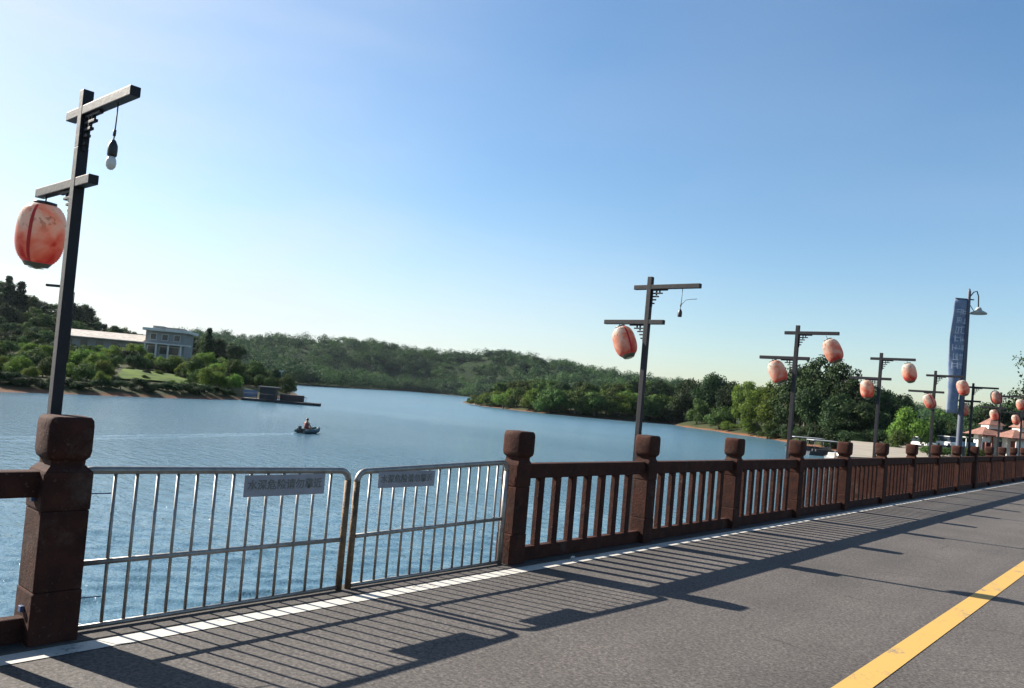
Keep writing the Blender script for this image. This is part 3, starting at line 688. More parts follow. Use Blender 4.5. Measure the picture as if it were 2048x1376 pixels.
def npmesh(name, V, F, m, smooth_=False):
    me = bpy.data.meshes.new(name); nv, nf = len(V), len(F); k = F.shape[1]
    me.vertices.add(nv); me.vertices.foreach_set('co', np.asarray(V, np.float32).ravel())
    me.loops.add(nf*k); me.loops.foreach_set('vertex_index', np.asarray(F, np.int32).ravel())
    me.polygons.add(nf); me.polygons.foreach_set('loop_start', np.arange(0, nf*k, k, dtype=np.int32)); me.polygons.foreach_set('loop_total', np.full(nf, k, np.int32))
    me.update(calc_edges=True); me.materials.append(m)
    if smooth_: me.polygons.foreach_set('use_smooth', np.ones(nf, bool))
    return me
def hz(px): return 790+(px-1024)*.0860                       # image row of the horizon
def P2(px, d): return at(px, hz(px), d)
W = lambda px, py: onz(px, py, WZ)

left = Land([W(-500, 765), W(-250, 768), W(-100, 775), W(0, 784), W(100, 788), W(200, 791.5), W(300, 795), W(400, 798), W(500, 800), W(560, 799), W(596, 791),
             P2(604, 200), P2(560, 270), P2(440, 340), P2(200, 400), P2(-200, 400), P2(-700, 300)],
            [at(0, 700, 150), at(-200, 690, 160), at(0, 628, 250), at(-250, 610, 250), at(100, 655, 245), at(200, 692, 235), at(270, 708, 230), at(300, 722, 165), at(200, 722, 165), at(100, 715, 160),
             at(300, 752, 128), at(360, 757, 128), at(240, 750, 120), at(400, 724, 200), at(470, 738, 200), at(550, 752, 190), at(150, 765, 112), at(0, 760, 108), at(400, 768, 132), at(450, 735, 300), at(300, 700, 350)],
            22, 1.0, 1.5, 11)
left.build('left_hillside', 3, M['land'])
farl = Land([P2(-600, 470), P2(300, 470), P2(560, 420), P2(620, 440), P2(700, 520), P2(800, 700), P2(870, 720), P2(957, 660), P2(1100, 600), P2(1300, 560), P2(1500, 540), P2(1800, 500), P2(2200, 520),
             P2(2300, 1100), P2(1500, 1350), P2(700, 1400), P2(-200, 1300), P2(-900, 900)],
            [at(450, 690, 900), at(300, 690, 900), at(0, 690, 900), at(-400, 690, 800), at(500, 694, 900), at(560, 704, 900), at(600, 700, 900), at(640, 707, 850), at(700, 697, 850), at(760, 700, 850), at(800, 715, 830), at(850, 719, 850), at(890, 712, 820),
             at(975, 709, 800), at(1040, 725, 780), at(1100, 739, 760), at(1150, 751, 740), at(1200, 767, 720), at(1250, 775, 700), at(1350, 787, 690), at(1500, 803, 680), at(1700, 822, 680), at(1950, 846, 680),
             at(600, 735, 520), at(700, 740, 620), at(900, 762, 740), at(1000, 765, 700)],
            120, .8, 7, 5)
farl.build('far_hills', 9, M['land_far'])
shore_px = [(925, 804.5), (958, 811.6), (1020, 819), (1105, 828.7), (1180, 835.5), (1259, 842), (1337, 847.5), (1372, 854), (1433, 863), (1515, 875), (1570, 885), (1640, 897), (1700, 909)]
right = Land([W(*p) for p in shore_px]+[Vector((-17, 84, 0)), Vector((-6, 66, 0)), Vector((3, 62, 0)), Vector((3, 760, 0)), P2(2100, 480), P2(1800, 420), P2(1500, 420), P2(1300, 400), P2(1150, 380), P2(1020, 360), P2(950, 320)],
             [at(1000, 808, 280), at(1100, 815, 270), at(1200, 822, 260), at(1300, 826, 260), at(1400, 838, 240), at(1500, 850, 215), at(1600, 866, 180), at(1700, 880, 150), at(1780, 893, 112), Vector((-6, 76, -1.0)), Vector((-3, 100, -.3)), Vector((-2, 140, -.2)), Vector((-2, 200, -.2)), Vector((-2, 300, -.2)), Vector((-2, 450, -.2)), Vector((-25, 120, -1.1)),
              at(1700, 855, 300), at(1500, 835, 320), at(1300, 812, 330), at(1900, 872, 300)],
             9, .9, .5, 21)
right.build('lake_shore', 3, M['land'])
lake()
# sandy car park, laid just above the shore
def patch(name, land, cells, m, lift=.12, n=26):
    (a, b, c, d) = [Vector(p) for p in cells]; V = []; F = []
    for i in range(n+1):
        for j in range(n+1):
            p = a.lerp(b, i/n).lerp(d.lerp(c, i/n), j/n); V.append((p.x, p.y, float(land.h(np.array([p.x]), np.array([p.y]))[0])+lift))
    for i in range(n):
        for j in range(n): q = i*(n+1)+j; F.append((q, q+n+1, q+n+2, q+1))
    o = link(name, npmesh(name, np.array(V), np.array(F), m, True)); o['kind'] = 'structure'; return o
lot = [onz(1693, 913, -.9), onz(1790, 917, -.9), onz(1960, 912, -.9), onz(1992, 890, -.9), onz(1702, 881.5, -.9)]
lot = [(min(p.x, -.4), p.y) for p in lot]
MB().prism(lot, -4, -.9, 'z').build('sandy_lot', M['earth'])['kind'] = 'structure'
patch('meadow', left, [P2(235, 116), P2(425, 132), P2(395, 146), P2(250, 132)], M['grass'], .25)

# ------------------------------------------------------------------ trees
def leafquads(rng, pn, size, jit=.62):
    cen, nr = pn; n = len(cen)
    nr = nr+rng.normal(size=(n, 3))*jit; nr /= np.linalg.norm(nr, axis=1)[:, None]
    a = rng.normal(size=(n, 3)); a -= nr*(a*nr).sum(1)[:, None]; a /= np.linalg.norm(a, axis=1)[:, None]; b = np.cross(nr, a)
    s1 = (size*rng.uniform(.6, 1.25, n))[:, None]; s2 = s1*rng.uniform(.5, .85, n)[:, None]
    V = np.stack([cen-a*s1*.5, cen+b*s2*.5, cen+a*s1*.5, cen-b*s2*.5], 1).reshape(-1, 3)
    return V, np.arange(4*n).reshape(n, 4)
def crown_points(rng, n, kind):
    """points of a crown of unit height (0..1), clumped"""
    if kind == 'conifer':
        k = 26; z = rng.uniform(.12, .98, k*5); r_ = .24*(1-z)+.015; a = rng.uniform(0, 2*PI, k*5)
        cc = np.stack([r_*np.cos(a)*rng.uniform(.4, 1, k*5), r_*np.sin(a)*rng.uniform(.4, 1, k*5), z], 1); rad = .045+.05*(1-z)
    elif kind == 'bush':
        k = 22; d = rng.normal(size=(k, 3)); d /= np.linalg.norm(d, axis=1)[:, None]; d[:, 2] = np.abs(d[:, 2])
        cc = d*np.array([.50, .50, .62])*rng.uniform(.35, 1, k)[:, None]**.6+np.array([0, 0, .18]); rad = rng.uniform(.13, .24, k)
    elif kind == 'tall':
        k = 34; z = rng.uniform(.22, .9, k); r_ = .30*np.sin(PI*np.clip((z-.05)/.98, 0, 1))**.6; a = rng.uniform(0, 2*PI, k)
        q = rng.uniform(.2, 1, k)**.6; cc = np.stack([r_*q*np.cos(a), r_*q*np.sin(a), z], 1); rad = rng.uniform(.07, .14, k)
    else:
        k = 30; d = rng.normal(size=(k, 3)); d /= np.linalg.norm(d, axis=1)[:, None]
        cc = d*np.array([.37, .37, .34])*rng.uniform(.3, 1, k)[:, None]**.5+np.array([0, 0, .60]); rad = rng.uniform(.09, .19, k)
    w_ = rad**2; idx = rng.choice(len(cc), n, p=w_/w_.sum()); d = rng.normal(size=(n, 3)); d /= np.linalg.norm(d, axis=1)[:, None]
    r_ = rng.uniform(.45, 1.08, n)[:, None]
    p = cc[idx]+d*rad[idx][:, None]*r_*np.array([1.1, 1.1, .8])
    p[:, 2] = np.clip(p[:, 2], .01, 1.02)
    o_ = cc-np.array([0, 0, .45]); o_ /= np.linalg.norm(o_, axis=1)[:, None]+1e-6; nr = d*.75+o_[idx]*.45
    return p, nr/np.linalg.norm(nr, axis=1)[:, None]
def trunk_mesh(rng, kind):
    m = MB(); H_ = .9 if kind == 'conifer' else .55; r0 = .022 if kind != 'bush' else .03
    pts = [(0, 0, -.05)]; x = y = 0
    for k in range(1, 6):
        x += rng.uniform(-.012, .012); y += rng.uniform(-.012, .012); pts.append((x, y, H_*k/5))
    m.tube(pts, [r0*1.5, r0, r0*.9, r0*.75, r0*.6, r0*.3], 7)
    if kind != 'conifer':
        for k in range(6):
            a = rng.uniform(0, 2*PI); b0 = pts[2+k % 3]; l = rng.uniform(.14, .3)
            m.tube([b0, (b0[0]+math.cos(a)*l*.5, b0[1]+math.sin(a)*l*.5, b0[2]+l*.5), (b0[0]+math.cos(a)*l, b0[1]+math.sin(a)*l, b0[2]+l*1.05)], [r0*.5, r0*.35, r0*.15], 5)
    return m.mesh('trunk', M['trunk'])
TREES = {}
def template(kind, n, leaf, mats, var, seed):
    for mk in mats:
        for v in range(var):
            rng = np.random.default_rng(seed+v*17+hash(mk) % 7 * 0+len(mk))
            V, F = leafquads(rng, crown_points(rng, n, kind), np.full(n, leaf))
            TREES.setdefault((kind, mk), []).append((npmesh('crown', V, F, M[mk]), trunk_mesh(random.Random(seed+v), kind)))
template('broad', 6500, .042, ('leaf_dark', 'leaf_mid', 'leaf_light'), 3, 10)
template('tall', 6000, .036, ('leaf_dark', 'leaf_mid', 'leaf_light'), 3, 40)
template('bush', 4200, .060, ('leaf_dark', 'leaf_mid', 'leaf_light'), 3, 70)
template('conifer', 3200, .050, ('leaf_dark',), 2, 90)
trng = random.Random(77)
def tree(name, kind, mk, pos, h, wscale, label, cat, group=None):
    v = trng.choice(TREES[(kind, mk)])
    t = empty(name, pos, trng.uniform(0, 6.28), label, cat, group)
    t.scale = (h*wscale, h*wscale, h)
    link('trunk', v[1], t); link('crown', v[0], t); return t
def gz(land, p): return float(land.h(np.array([p.x]), np.array([p.y]))[0])
def top_tree(name, land, px, py_top, depth, kind, mk, ws, label, cat, group=None, sink=.1, minh=1.2):
    p = P2(px, depth); z = gz(land, p); top = at(px, py_top, depth).z; h = max(minh, top-z+sink)
    return tree(name, kind, mk, (p.x, p.y, z-sink), h, ws, label, cat, group)
def curve(pts, x):
    xs = [p[0] for p in pts]; ys = [p[1] for p in pts]; return float(np.interp(x, xs, ys))
shore_d = [(px, (W(px, py)-ORG).dot(FW)) for px, py in shore_px]
def zone0(px):
    for lim, tx in ((0, 'outside the left edge'), (60, 'at the far left edge'), (125, 'left of the nearest lamp post'), (185, 'behind the nearest lamp post'), (240, 'above the low wing of the house'), (300, 'beside the main house roof'), (9999, 'right of the main house')):
        if px < lim: return tx
def pzone(px):
    for lim, tx in ((980, 'at its very tip'), (1030, 'just behind its tip'), (1090, 'in its left third'), (1150, 'left of its middle'), (1210, 'right of its middle'), (1270, 'left of the second lamp post'), (9999, 'behind the second lamp post')):
        if px < lim: return tx
def rzone(px):
    for lim, tx in ((1400, 'right of the second lamp post'), (1480, 'under the large dark clump'), (1560, 'behind the light green trees'), (1610, 'behind the third lamp post'), (1680, 'below the tallest tree'), (1740, 'left of the fourth lamp post'), (9999, 'right of the fourth lamp post')):
        if px < lim: return tx
# right-hand peninsula and shore
G1 = 'trees on the wooded shore across the lake'
front = [(935, 798), (950, 788), (975, 776), (1010, 771), (1060, 769), (1110, 773), (1150, 770), (1200, 772), (1260, 775), (1330, 778), (1400, 800), (1450, 815)]
px = 940
while px < 1345:
    d = curve(shore_d, px)+trng.uniform(3.5, 7)
    top_tree('bush_tree', right, px, curve(front, px)+trng.uniform(-3, 5), d, 'bush', trng.choice(('leaf_mid', 'leaf_mid', 'leaf_light')), trng.uniform(.8, 1.05), 'low bushy tree in the front thicket of the peninsula, '+pzone(px), 'bush', 'bushy trees along the peninsula edge')
    px += trng.uniform(9, 14)
back = [(960, 782), (1000, 764), (1050, 758), (1100, 758), (1150, 762), (1200, 766), (1260, 765), (1330, 758)]
px = 985
while px < 1335:
    d = curve(shore_d, px)+trng.uniform(15, 40)
    top_tree('broadleaf_tree', right, px, curve(back, px)+trng.uniform(-4, 6), d, 'broad', trng.choice(('leaf_dark', 'leaf_mid')), trng.uniform(.8, 1.0), 'rounded dark tree behind the peninsula thicket, '+pzone(px), 'tree', 'trees behind the peninsula thicket')
    px += trng.uniform(12, 18)
for px, py, dd, kind, mk, ws, lb in [
    (1262, 757, 30, 'broad', 'leaf_dark', .8, 'dark round tree just left of the second lamp post'),
    (1322, 756, 24, 'broad', 'leaf_dark', .75, 'dark round tree just right of the second lamp post'),
    (1300, 770, 14, 'broad', 'leaf_dark', .9, 'dark tree directly behind the foot of the second lamp post'),
    (1372, 752, 20, 'broad', 'leaf_dark', .8, 'left shoulder tree of the large dark clump right of the second lamp post'),
    (1420, 741, 22, 'broad', 'leaf_dark', .85, 'highest dark tree between the second and third lamp posts'),
    (1452, 757, 16, 'broad', 'leaf_dark', .75, 'right shoulder tree of the large dark clump left of the third lamp post'),
    (1395, 790, 8, 'bush', 'leaf_mid', .8, 'pale bushy tree in front of the large dark clump'),
    (1350, 800, 7, 'bush', 'leaf_dark', .9, 'dark bushy tree above the red earth bank'),
    (1440, 800, 7, 'bush', 'leaf_mid', .9, 'mid green bush above the pale shore, left of the light trees'),
    (1490, 759, 12, 'tall', 'leaf_light', .9, 'leftmost light green feathery tree before the dark woods'),
    (1516, 768, 7, 'tall', 'leaf_light', 1.0, 'light green feathery tree in the middle of the bright clump'),
    (1541, 758, 12, 'tall', 'leaf_light', .9, 'light green feathery tree below the third post lower lantern'),
    (1563, 772, 16, 'tall', 'leaf_mid', .9, 'green feathery tree just left of the third lamp post'),
    (1500, 830, 4, 'bush', 'leaf_light', 1.1, 'bright waterside shrub under the light green trees'),
    (1460, 838, 4, 'bush', 'leaf_light', 1.3, 'low bright shrub at the water edge on the pale bank'),
    (1538, 836, 4, 'bush', 'leaf_mid', 1.0, 'dull green waterside shrub right of the bright one'),
    (1642, 698, 22, 'tall', 'leaf_dark', .85, 'tallest dark tree, behind the upper lantern of the third post'),
    (1676, 708, 26, 'tall', 'leaf_dark', .65, 'second tall dark tree at the right flank of the tallest'),
    (1610, 726, 22, 'broad', 'leaf_dark', .85, 'dark broad tree behind the third lamp post'),
    (1585, 760, 12, 'broad', 'leaf_dark', .9, 'dark tree left of the third post foot'),
    (1630, 770, 9, 'broad', 'leaf_dark', .95, 'dark tree below the tallest one at the water'),
    (1670, 782, 9, 'broad', 'leaf_dark', .95, 'dark tree above the moored canopy boats'),
    (1705, 752, 24, 'broad', 'leaf_dark', .85, 'dark tree right of the tallest, left of the fourth lamp post'),
    (1735, 762, 30, 'broad', 'leaf_dark', .9, 'dark tree behind the fourth post lower lantern'),
    (1765, 775, 34, 'broad', 'leaf_dark', .9, 'dark tree behind the fourth lamp post'),
    (1710, 800, 14, 'broad', 'leaf_dark', 1.0, 'low dark tree left of the fourth post foot'),
    (1748, 806, 16, 'broad', 'leaf_dark', 1.0, 'low dark tree at the fourth post foot'),
    (1795, 782, 50, 'broad', 'leaf_dark', .9, 'dark tree peeping over the round lit tree'),
    (1655, 830, 5, 'bush', 'leaf_dark', 1.2, 'dark shrub mass above the moored boats')]:
    top_tree('broadleaf_tree' if kind != 'bush' else 'bush_tree', right, px, py, curve(shore_d, px)+dd, kind, mk, ws, lb, 'tree' if kind != 'bush' else 'bush', G1)
px = 1575
while px < 1790:
    top_tree('bush_tree', right, px, trng.uniform(838, 850)+(px-1575)*.05, curve(shore_d, min(px, 1700))+trng.uniform(9, 16), 'bush', 'leaf_dark', 1.2, 'dark undergrowth bush under the tall trees, '+rzone(px), 'bush', 'undergrowth bushes below the tall trees')
    px += trng.uniform(10, 15)
# understorey strip that closes the wood behind the first trees
px = 1340
while px < 1800:
    d = curve(shore_d, min(px, 1700))+trng.uniform(26, 50)
    top_tree('broadleaf_tree', right, px, curve([(1340, 772), (1450, 775), (1600, 765), (1700, 780), (1800, 806)], px)+trng.uniform(0, 12), d, 'broad', 'leaf_dark', 1.0, 'dark second row tree of the right wood, '+rzone(px), 'tree', 'second row trees of the right-hand wood')
    px += trng.uniform(11, 17)
for px, py, d, kind, mk, ws, lb in [
    (1822, 797, 112, 'bush', 'leaf_light', .72, 'round lit tree with yellow green crown behind the fifth lamp post'),
    (1794, 850, 108, 'bush', 'leaf_mid', .9, 'small lit bush at the left foot of the round tree'),
    (1886, 815, 170, 'tall', 'leaf_mid', 1.0, 'green tree between the fifth lamp post and the banner pole'),
    (1898, 828, 165, 'bush', 'leaf_mid', .8, 'bright green shrub left of the banner pole'),
    (1868, 826, 150, 'broad', 'leaf_dark', .9, 'low dark tree right of the round lit tree'),
    (1930, 838, 150, 'bush', 'leaf_dark', 1.1, 'dark shrub behind the foot of the banner pole'),
    (1955, 836, 140, 'bush', 'leaf_dark', 1.1, 'dark shrub behind the market stall'),
    (1880, 846, 155, 'bush', 'leaf_dark', 1.2, 'dark shrub behind the parked vehicles'),
    (1940, 806, 190, 'broad', 'leaf_dark', 1.1, 'dark tree right of the banner pole, behind the sixth post'),
    (1968, 802, 185, 'broad', 'leaf_dark', 1.1, 'dark tree behind the pavilion, left side'),
    (1995, 806, 180, 'broad', 'leaf_dark', 1.1, 'dark tree behind the pavilion, middle'),
    (2025, 800, 180, 'broad', 'leaf_dark', 1.1, 'dark tree behind the pavilion, right side'),
    (2060, 800, 180, 'broad', 'leaf_dark', 1.1, 'dark tree behind the pavilion, outermost right')]:
    top_tree('broadleaf_tree' if kind != 'bush' else 'bush_tree', right, px, py, d, kind, mk, ws, lb, 'tree' if kind != 'bush' else 'bush', G1)
for k, px in enumerate((1858, 1872, 1889, 1905, 1938, 1950, 1962)):
    p = P2(px, 84+k*.6); tree('hedge_bush', 'bush', 'leaf_dark' if k % 2 else 'leaf_mid', (p.x, p.y, -.92), trng.uniform(1.0, 1.5), 1.3, 'low bush at the edge of the sandy lot, ' + ('left of the banner pole' if px < 1915 else 'right of the banner pole'), 'bush', 'low bushes edging the sandy lot')
# tufts on the meadow
for k in range(16):
    px = trng.uniform(245, 415); p = P2(px, trng.uniform(119, 140)); hh_ = trng.uniform(.5, 1.3)
    tree('shrub', 'bush', trng.choice(('leaf_mid', 'leaf_light', 'leaf_dark')), (p.x, p.y, gz(left, p)), hh_, 1.4, 'small shrub dotted on the bright meadow below the white house', 'shrub', 'small shrubs on the meadow')
# loose tree whose branches enter at the right edge
rng = np.random.default_rng(5)
p = P2(2084, 62); zt = at(2084, 680, 62).z
t = empty('broadleaf_tree', (p.x, p.y, -.3), 0, 'thin leaved tree reaching in from the right edge, against the sky', 'tree')
hh = zt+.3; n = 3400; q, qn = crown_points(rng, n, 'tall'); q = q*np.array([hh*.8, hh*.8, hh]); kk = q[:, 2] > hh*.42; V, F = leafquads(rng, (q[kk], qn[kk]), np.full(kk.sum(), .26)); link('crown', npmesh('crown', V, F, M['leaf_dark']), t)
tm = trunk_mesh(random.Random(3), 'tall').copy(); o = link('trunk', tm, t); o.scale = (hh*.7, hh*.7, hh)

# left hillside: ridge row on the skyline, then rows down the slope
sky_l = [(-60, 545), (0, 562), (12, 566), (30, 585), (60, 592), (100, 600), (150, 604), (172, 622), (186, 640), (215, 646), (260, 655), (280, 668), (330, 672), (372, 664), (430, 676), (500, 700)]
px = -70
while px < 470:
    d = curve([(-60, 250), (200, 238), (280, 225), (470, 215)], px)+trng.uniform(-8, 8)
    top_tree('broadleaf_tree', left, px, curve(sky_l, px)+trng.uniform(-4, 5), d, trng.choice(('broad', 'tall', 'broad')), trng.choice(('leaf_dark', 'leaf_dark', 'leaf_mid')), trng.uniform(.7, 1.0), 'skyline tree of the left ridge, '+zone0(px), 'tree', 'trees along the left ridge')
    px += trng.uniform(11, 17)
for px, py, lb in [(4, 551, 'pointed conifer on the ridge at the left edge of the view'), (30, 561, 'slim pointed conifer on the ridge, right of the one at the edge')]:
    top_tree('conifer', left, px, py, 236, 'conifer', 'leaf_dark', 1.1, lb, 'conifer', 'pointed conifers')
top_tree('conifer', left, 412, 655, 190, 'conifer', 'leaf_dark', .9, 'dark narrow conifer right of the white house', 'conifer', 'pointed conifers')
for rowd, tops, st in [(215, [(-60, 590), (150, 640), (250, 672), (300, 690)], 15), (195, [(-60, 620), (100, 655), (190, 665), (250, 690)], 15), (180, [(-60, 650), (140, 668), (150, 686)], 15)]:
    px = -70
    while px < tops[-1][0]:
        top_tree('broadleaf_tree', left, px, curve(tops, px)+trng.uniform(-6, 8), rowd+trng.uniform(-7, 7), 'broad', trng.choice(('leaf_dark', 'leaf_mid', 'leaf_mid')), trng.uniform(.8, 1.05), 'tree on the wooded slope, '+('upper' if rowd > 205 else 'middle' if rowd > 185 else 'lower')+' row, '+zone0(px), 'tree', 'trees on the slope below the left ridge')
        px += trng.uniform(st-3, st+4)
TONE = {'leaf_dark': 'dark green', 'leaf_mid': 'mid green', 'leaf_light': 'yellow green'}
def zone(px):
    for lim, tx in ((40, 'at the far left edge'), (95, 'left of the nearest lamp post'), (165, 'behind the nearest lamp post'), (225, 'right of the nearest lamp post'), (290, 'below the low wing of the house'), (390, 'below the main house'), (480, 'right of the meadow'), (9999, 'behind the jetty')):
        if px < lim: return tx
def slope_label(px, d, mk):
    return 'small %s fruit tree %s, %s' % (TONE[mk], 'near the water' if d < 118 else ('at mid slope' if d < 142 else 'on the upper slope'), zone(px))
# orchard and scrub on the lower slope
ln = 0
for d, lo, hi in [(163, -60, 150), (150, -60, 270), (140, -60, 245), (131, -60, 240), (122, -60, 235), (114, -60, 240), (108, -60, 210), (151, 270, 470), (134, 395, 470), (139, 380, 480), (143, 385, 470), (158, 385, 560), (171, 385, 590), (185, 400, 590), (147, 260, 420)]:
    px = lo+trng.uniform(0, 10)
    while px < hi:
        dd = d+trng.uniform(-4, 4); p = P2(px, dd); z = gz(left, p)
        if left.sdf(np.array([p.x]), np.array([p.y]))[0] > 3.5:
            hgt = trng.uniform(2.0, 3.9)*(1.25 if px > 385 else 1)
            mk0 = trng.choice(('leaf_mid', 'leaf_dark', 'leaf_mid', 'leaf_light', 'leaf_light')); tree('orchard_tree', 'bush', mk0, (p.x, p.y, z-.1), hgt, trng.uniform(.8, 1.1), slope_label(px, d, mk0), 'tree', 'small trees on the left lower slope')
        px += trng.uniform(20, 38)*130/d*(.85)
for px, py, d, kind, mk, lb in [(392, 712, 140, 'broad', 'leaf_mid', 'fresh green tree just right of the meadow'), (410, 700, 150, 'broad', 'leaf_light', 'light green tree below the dark conifer'), (432, 722, 143, 'broad', 'leaf_light', 'light green tree left of the floating jetty'), (470, 716, 155, 'broad', 'leaf_mid', 'green tree rising behind the jetty, left'),
                       (510, 722, 170, 'broad', 'leaf_mid', 'green tree rising behind the jetty, middle'), (545, 735, 175, 'broad', 'leaf_dark', 'dark tree behind the jetty roof'), (575, 742, 180, 'bush', 'leaf_mid', 'mid green bush on the tip of the left shore'), (490, 745, 158, 'bush', 'leaf_dark', 'dark bush behind the jetty, left'), (525, 752, 165, 'bush', 'leaf_dark', 'dark bush behind the jetty, right'), (455, 748, 150, 'bush', 'leaf_dark', 'dark bush beside the jetty on the bank')]:
    top_tree('broadleaf_tree' if kind != 'bush' else 'bush_tree', left, px, py, d, kind, mk, .9, lb, 'tree' if kind != 'bush' else 'bush', 'trees by the floating jetty')
for d, lo, hi, top in ((157, 150, 290, 679), (154, 300, 385, 712)):
    px = lo
    while px < hi:
        top_tree('orchard_tree', left, px, top+trng.uniform(-4, 8), d+trng.uniform(-3, 3), 'bush', trng.choice(('leaf_mid', 'leaf_dark', 'leaf_light')), .9, 'bushy tree screening the walls of the white house', 'tree', 'bushy trees in front of the white house')
        px += trng.uniform(14, 24)
# dark-leaved scrub along the left waterline
px = -60
while px < 470:
    py = curve([(-60, 775), (0, 784), (400, 798), (500, 800)], px); d = (W(px, py)-ORG).dot(FW)+trng.uniform(2.5, 5)
    p = P2(px, d); tree('shore_bush', 'bush', 'leaf_dark', (p.x, p.y, gz(left, p)-.2), trng.uniform(1.0, 1.9), 1.4, 'low dark bush hugging the left waterline, '+zone(px), 'bush', 'bushes at the left waterline')
    px += trng.uniform(13, 20)

# far woods: too many to count, one object, real leaf masses
def woods(name, land, pts, hmin, hmax, nq, leaf, seed, label):
    rng = np.random.default_rng(seed); VV = []; FF = []; off = 0
    base = [crown_points(rng, nq, 'bush') for _ in range(7)]
    for (x, y) in pts:
        z = float(land.h(np.array([x]), np.array([y]))[0]); hgt = rng.uniform(hmin, hmax); b, bn = base[rng.integers(7)]
        a = rng.uniform(0, 6.28); c_, s_ = math.cos(a), math.sin(a); ww = hgt*rng.uniform(.85, 1.2)
        q = np.stack([(b[:, 0]*c_-b[:, 1]*s_)*ww+x, (b[:, 0]*s_+b[:, 1]*c_)*ww+y, b[:, 2]*hgt+z-.4], 1)
        V, F = leafquads(rng, (q, np.stack([bn[:, 0]*c_-bn[:, 1]*s_, bn[:, 0]*s_+bn[:, 1]*c_, bn[:, 2]], 1)), np.full(len(q), leaf), .35); VV.append(V); FF.append(F+off); off += len(V)
    o = link(name, npmesh(name, np.concatenate(VV), np.concatenate(FF), M['leaf_far'])); tag(o, label, 'woods', None, 'stuff'); return o
rg = random.Random(12); pts = []
for _ in range(9000):
    px = rg.uniform(330, 2100); lo = curve([(330, 470), (560, 425), (620, 445), (700, 525), (800, 705), (870, 725), (957, 665), (1100, 605), (1300, 565), (1800, 510), (2200, 520)], px)
    hi = curve([(330, 960), (700, 930), (900, 890), (1200, 800), (2100, 740)], px)
    d = lo+(hi-lo)*rg.random()**1.0
    p = P2(px, d); 
    pts.append((p.x, p.y))
    if len(pts) > 2600: break
px = 560
while px < 1400:                                   # closed front along the far waterline
    lo = curve([(560, 425), (620, 445), (700, 525), (800, 705), (870, 725), (957, 665), (1100, 605), (1400, 560)], px)
    p = P2(px, lo+rg.uniform(5, 9)); pts.append((p.x, p.y)); px += 5
woods('far_woods', farl, pts, 7, 16, 420, 1.05, 3, 'dense mixed woods covering the distant hills beyond the lake')

# ------------------------------------------------------------------ white house on the left slope
def frame_at(px, py, depth, turn=0):
    p = at(px, py, depth); a = math.atan2(RT.y, RT.x)+turn; return p, a
p, a = frame_at(287, 716, 165, R(10))
t = empty('lakeside_house', (p.x, p.y, p.z), a, 'pale two storey flat roofed house with a long low wing on the left hill', 'house')
Wd, Dp, Hh = 7.8, 8, 5.9
wl = MB().box(0, Wd, 0, Dp, -4, Hh).build('wall', M['wallgrey'], t)
MB().box(-.5, Wd+.9, -1.0, Dp+.4, Hh+.002, Hh+.55, .03).build('roof', M['white'], t)
MB().box(.5, 2.6, 3, 6, Hh+.553, Hh+1.25).box(3.2, 6.8, 3, 6, Hh+.553, Hh+1.1).build('roof_shed', M['wallgrey'], t)
MB().box(-.2, Wd+1.4, -1.5, -.003, Hh-2.75, Hh-2.5, .02).build('balcony', M['white'], t)
for x in (0.2, 2.4, 4.8, 7.3): MB().box(x, x+.3, -1.4, -1.15, -3, Hh-2.755).build('column', M['white'], t)
for x in (.9, 3.2, 5.6):
    f = MB().box(x, x+1.3, -.06, -.004, Hh-1.9, Hh-.5).build('window', M['white'], t); MB().box(x+.1, x+1.2, -.08, -.063, Hh-1.8, Hh-.6).build('pane', M['window'], f)
for x, w_ in ((.5, 1.7), (2.9, 4.0)):
    f = MB().box(x, x+w_, -.06, -.004, Hh-4.9, Hh-3.1).build('window', M['white'], t); MB().box(x+.1, x+w_-.1, -.08, -.063, Hh-4.8, Hh-3.2).build('pane', M['window'], f)
# low wing
MB().box(-17, -.004, 1.5, 7.5, -4, Hh-2.7).build('wing_wall', M['wallgrey'], t)
MB().prism([(.3, Hh-2.69), (.3, Hh-2.5), (4.6, Hh-1.0), (8.6, Hh-2.2), (8.6, Hh-2.69)], -17.5, -.52, 'x').build('wing_roof', mat('cream_wing_tile', (.42, .37, .32), .8, var=.3, scale=1.2), t)  # the tile's own cream, varied at random
for x in range(-16, -1, 3): MB().box(x, x+1.4, 1.42, 1.498, Hh-4.4, Hh-3.2).build('window', M['window'], t)

# street lamp on the left hill
p = at(137, 700, 118)
t = empty('street_lamp', (p.x, p.y, p.z-3), math.atan2(RT.y, RT.x), 'slender street lamp with a long arm on the far left bank', 'street lamp')
hz_ = at(137, 573, 118).z-(p.z-3)
MB().tube([(0, 0, 0), (0, 0, hz_-.8)], [.12, .07], 10).build('pole', M['pole'], t)
MB().tube([(0, 0, hz_-.82), (-.9, 0, hz_-.35), (-2.1, 0, hz_-.02)], .055, 8).build('arm', M['pole'], t)
MB().box(-4.3, -1.9, -.25, .25, hz_-.22, hz_+.16, .08).build('lamp_head', M['pole'], t)

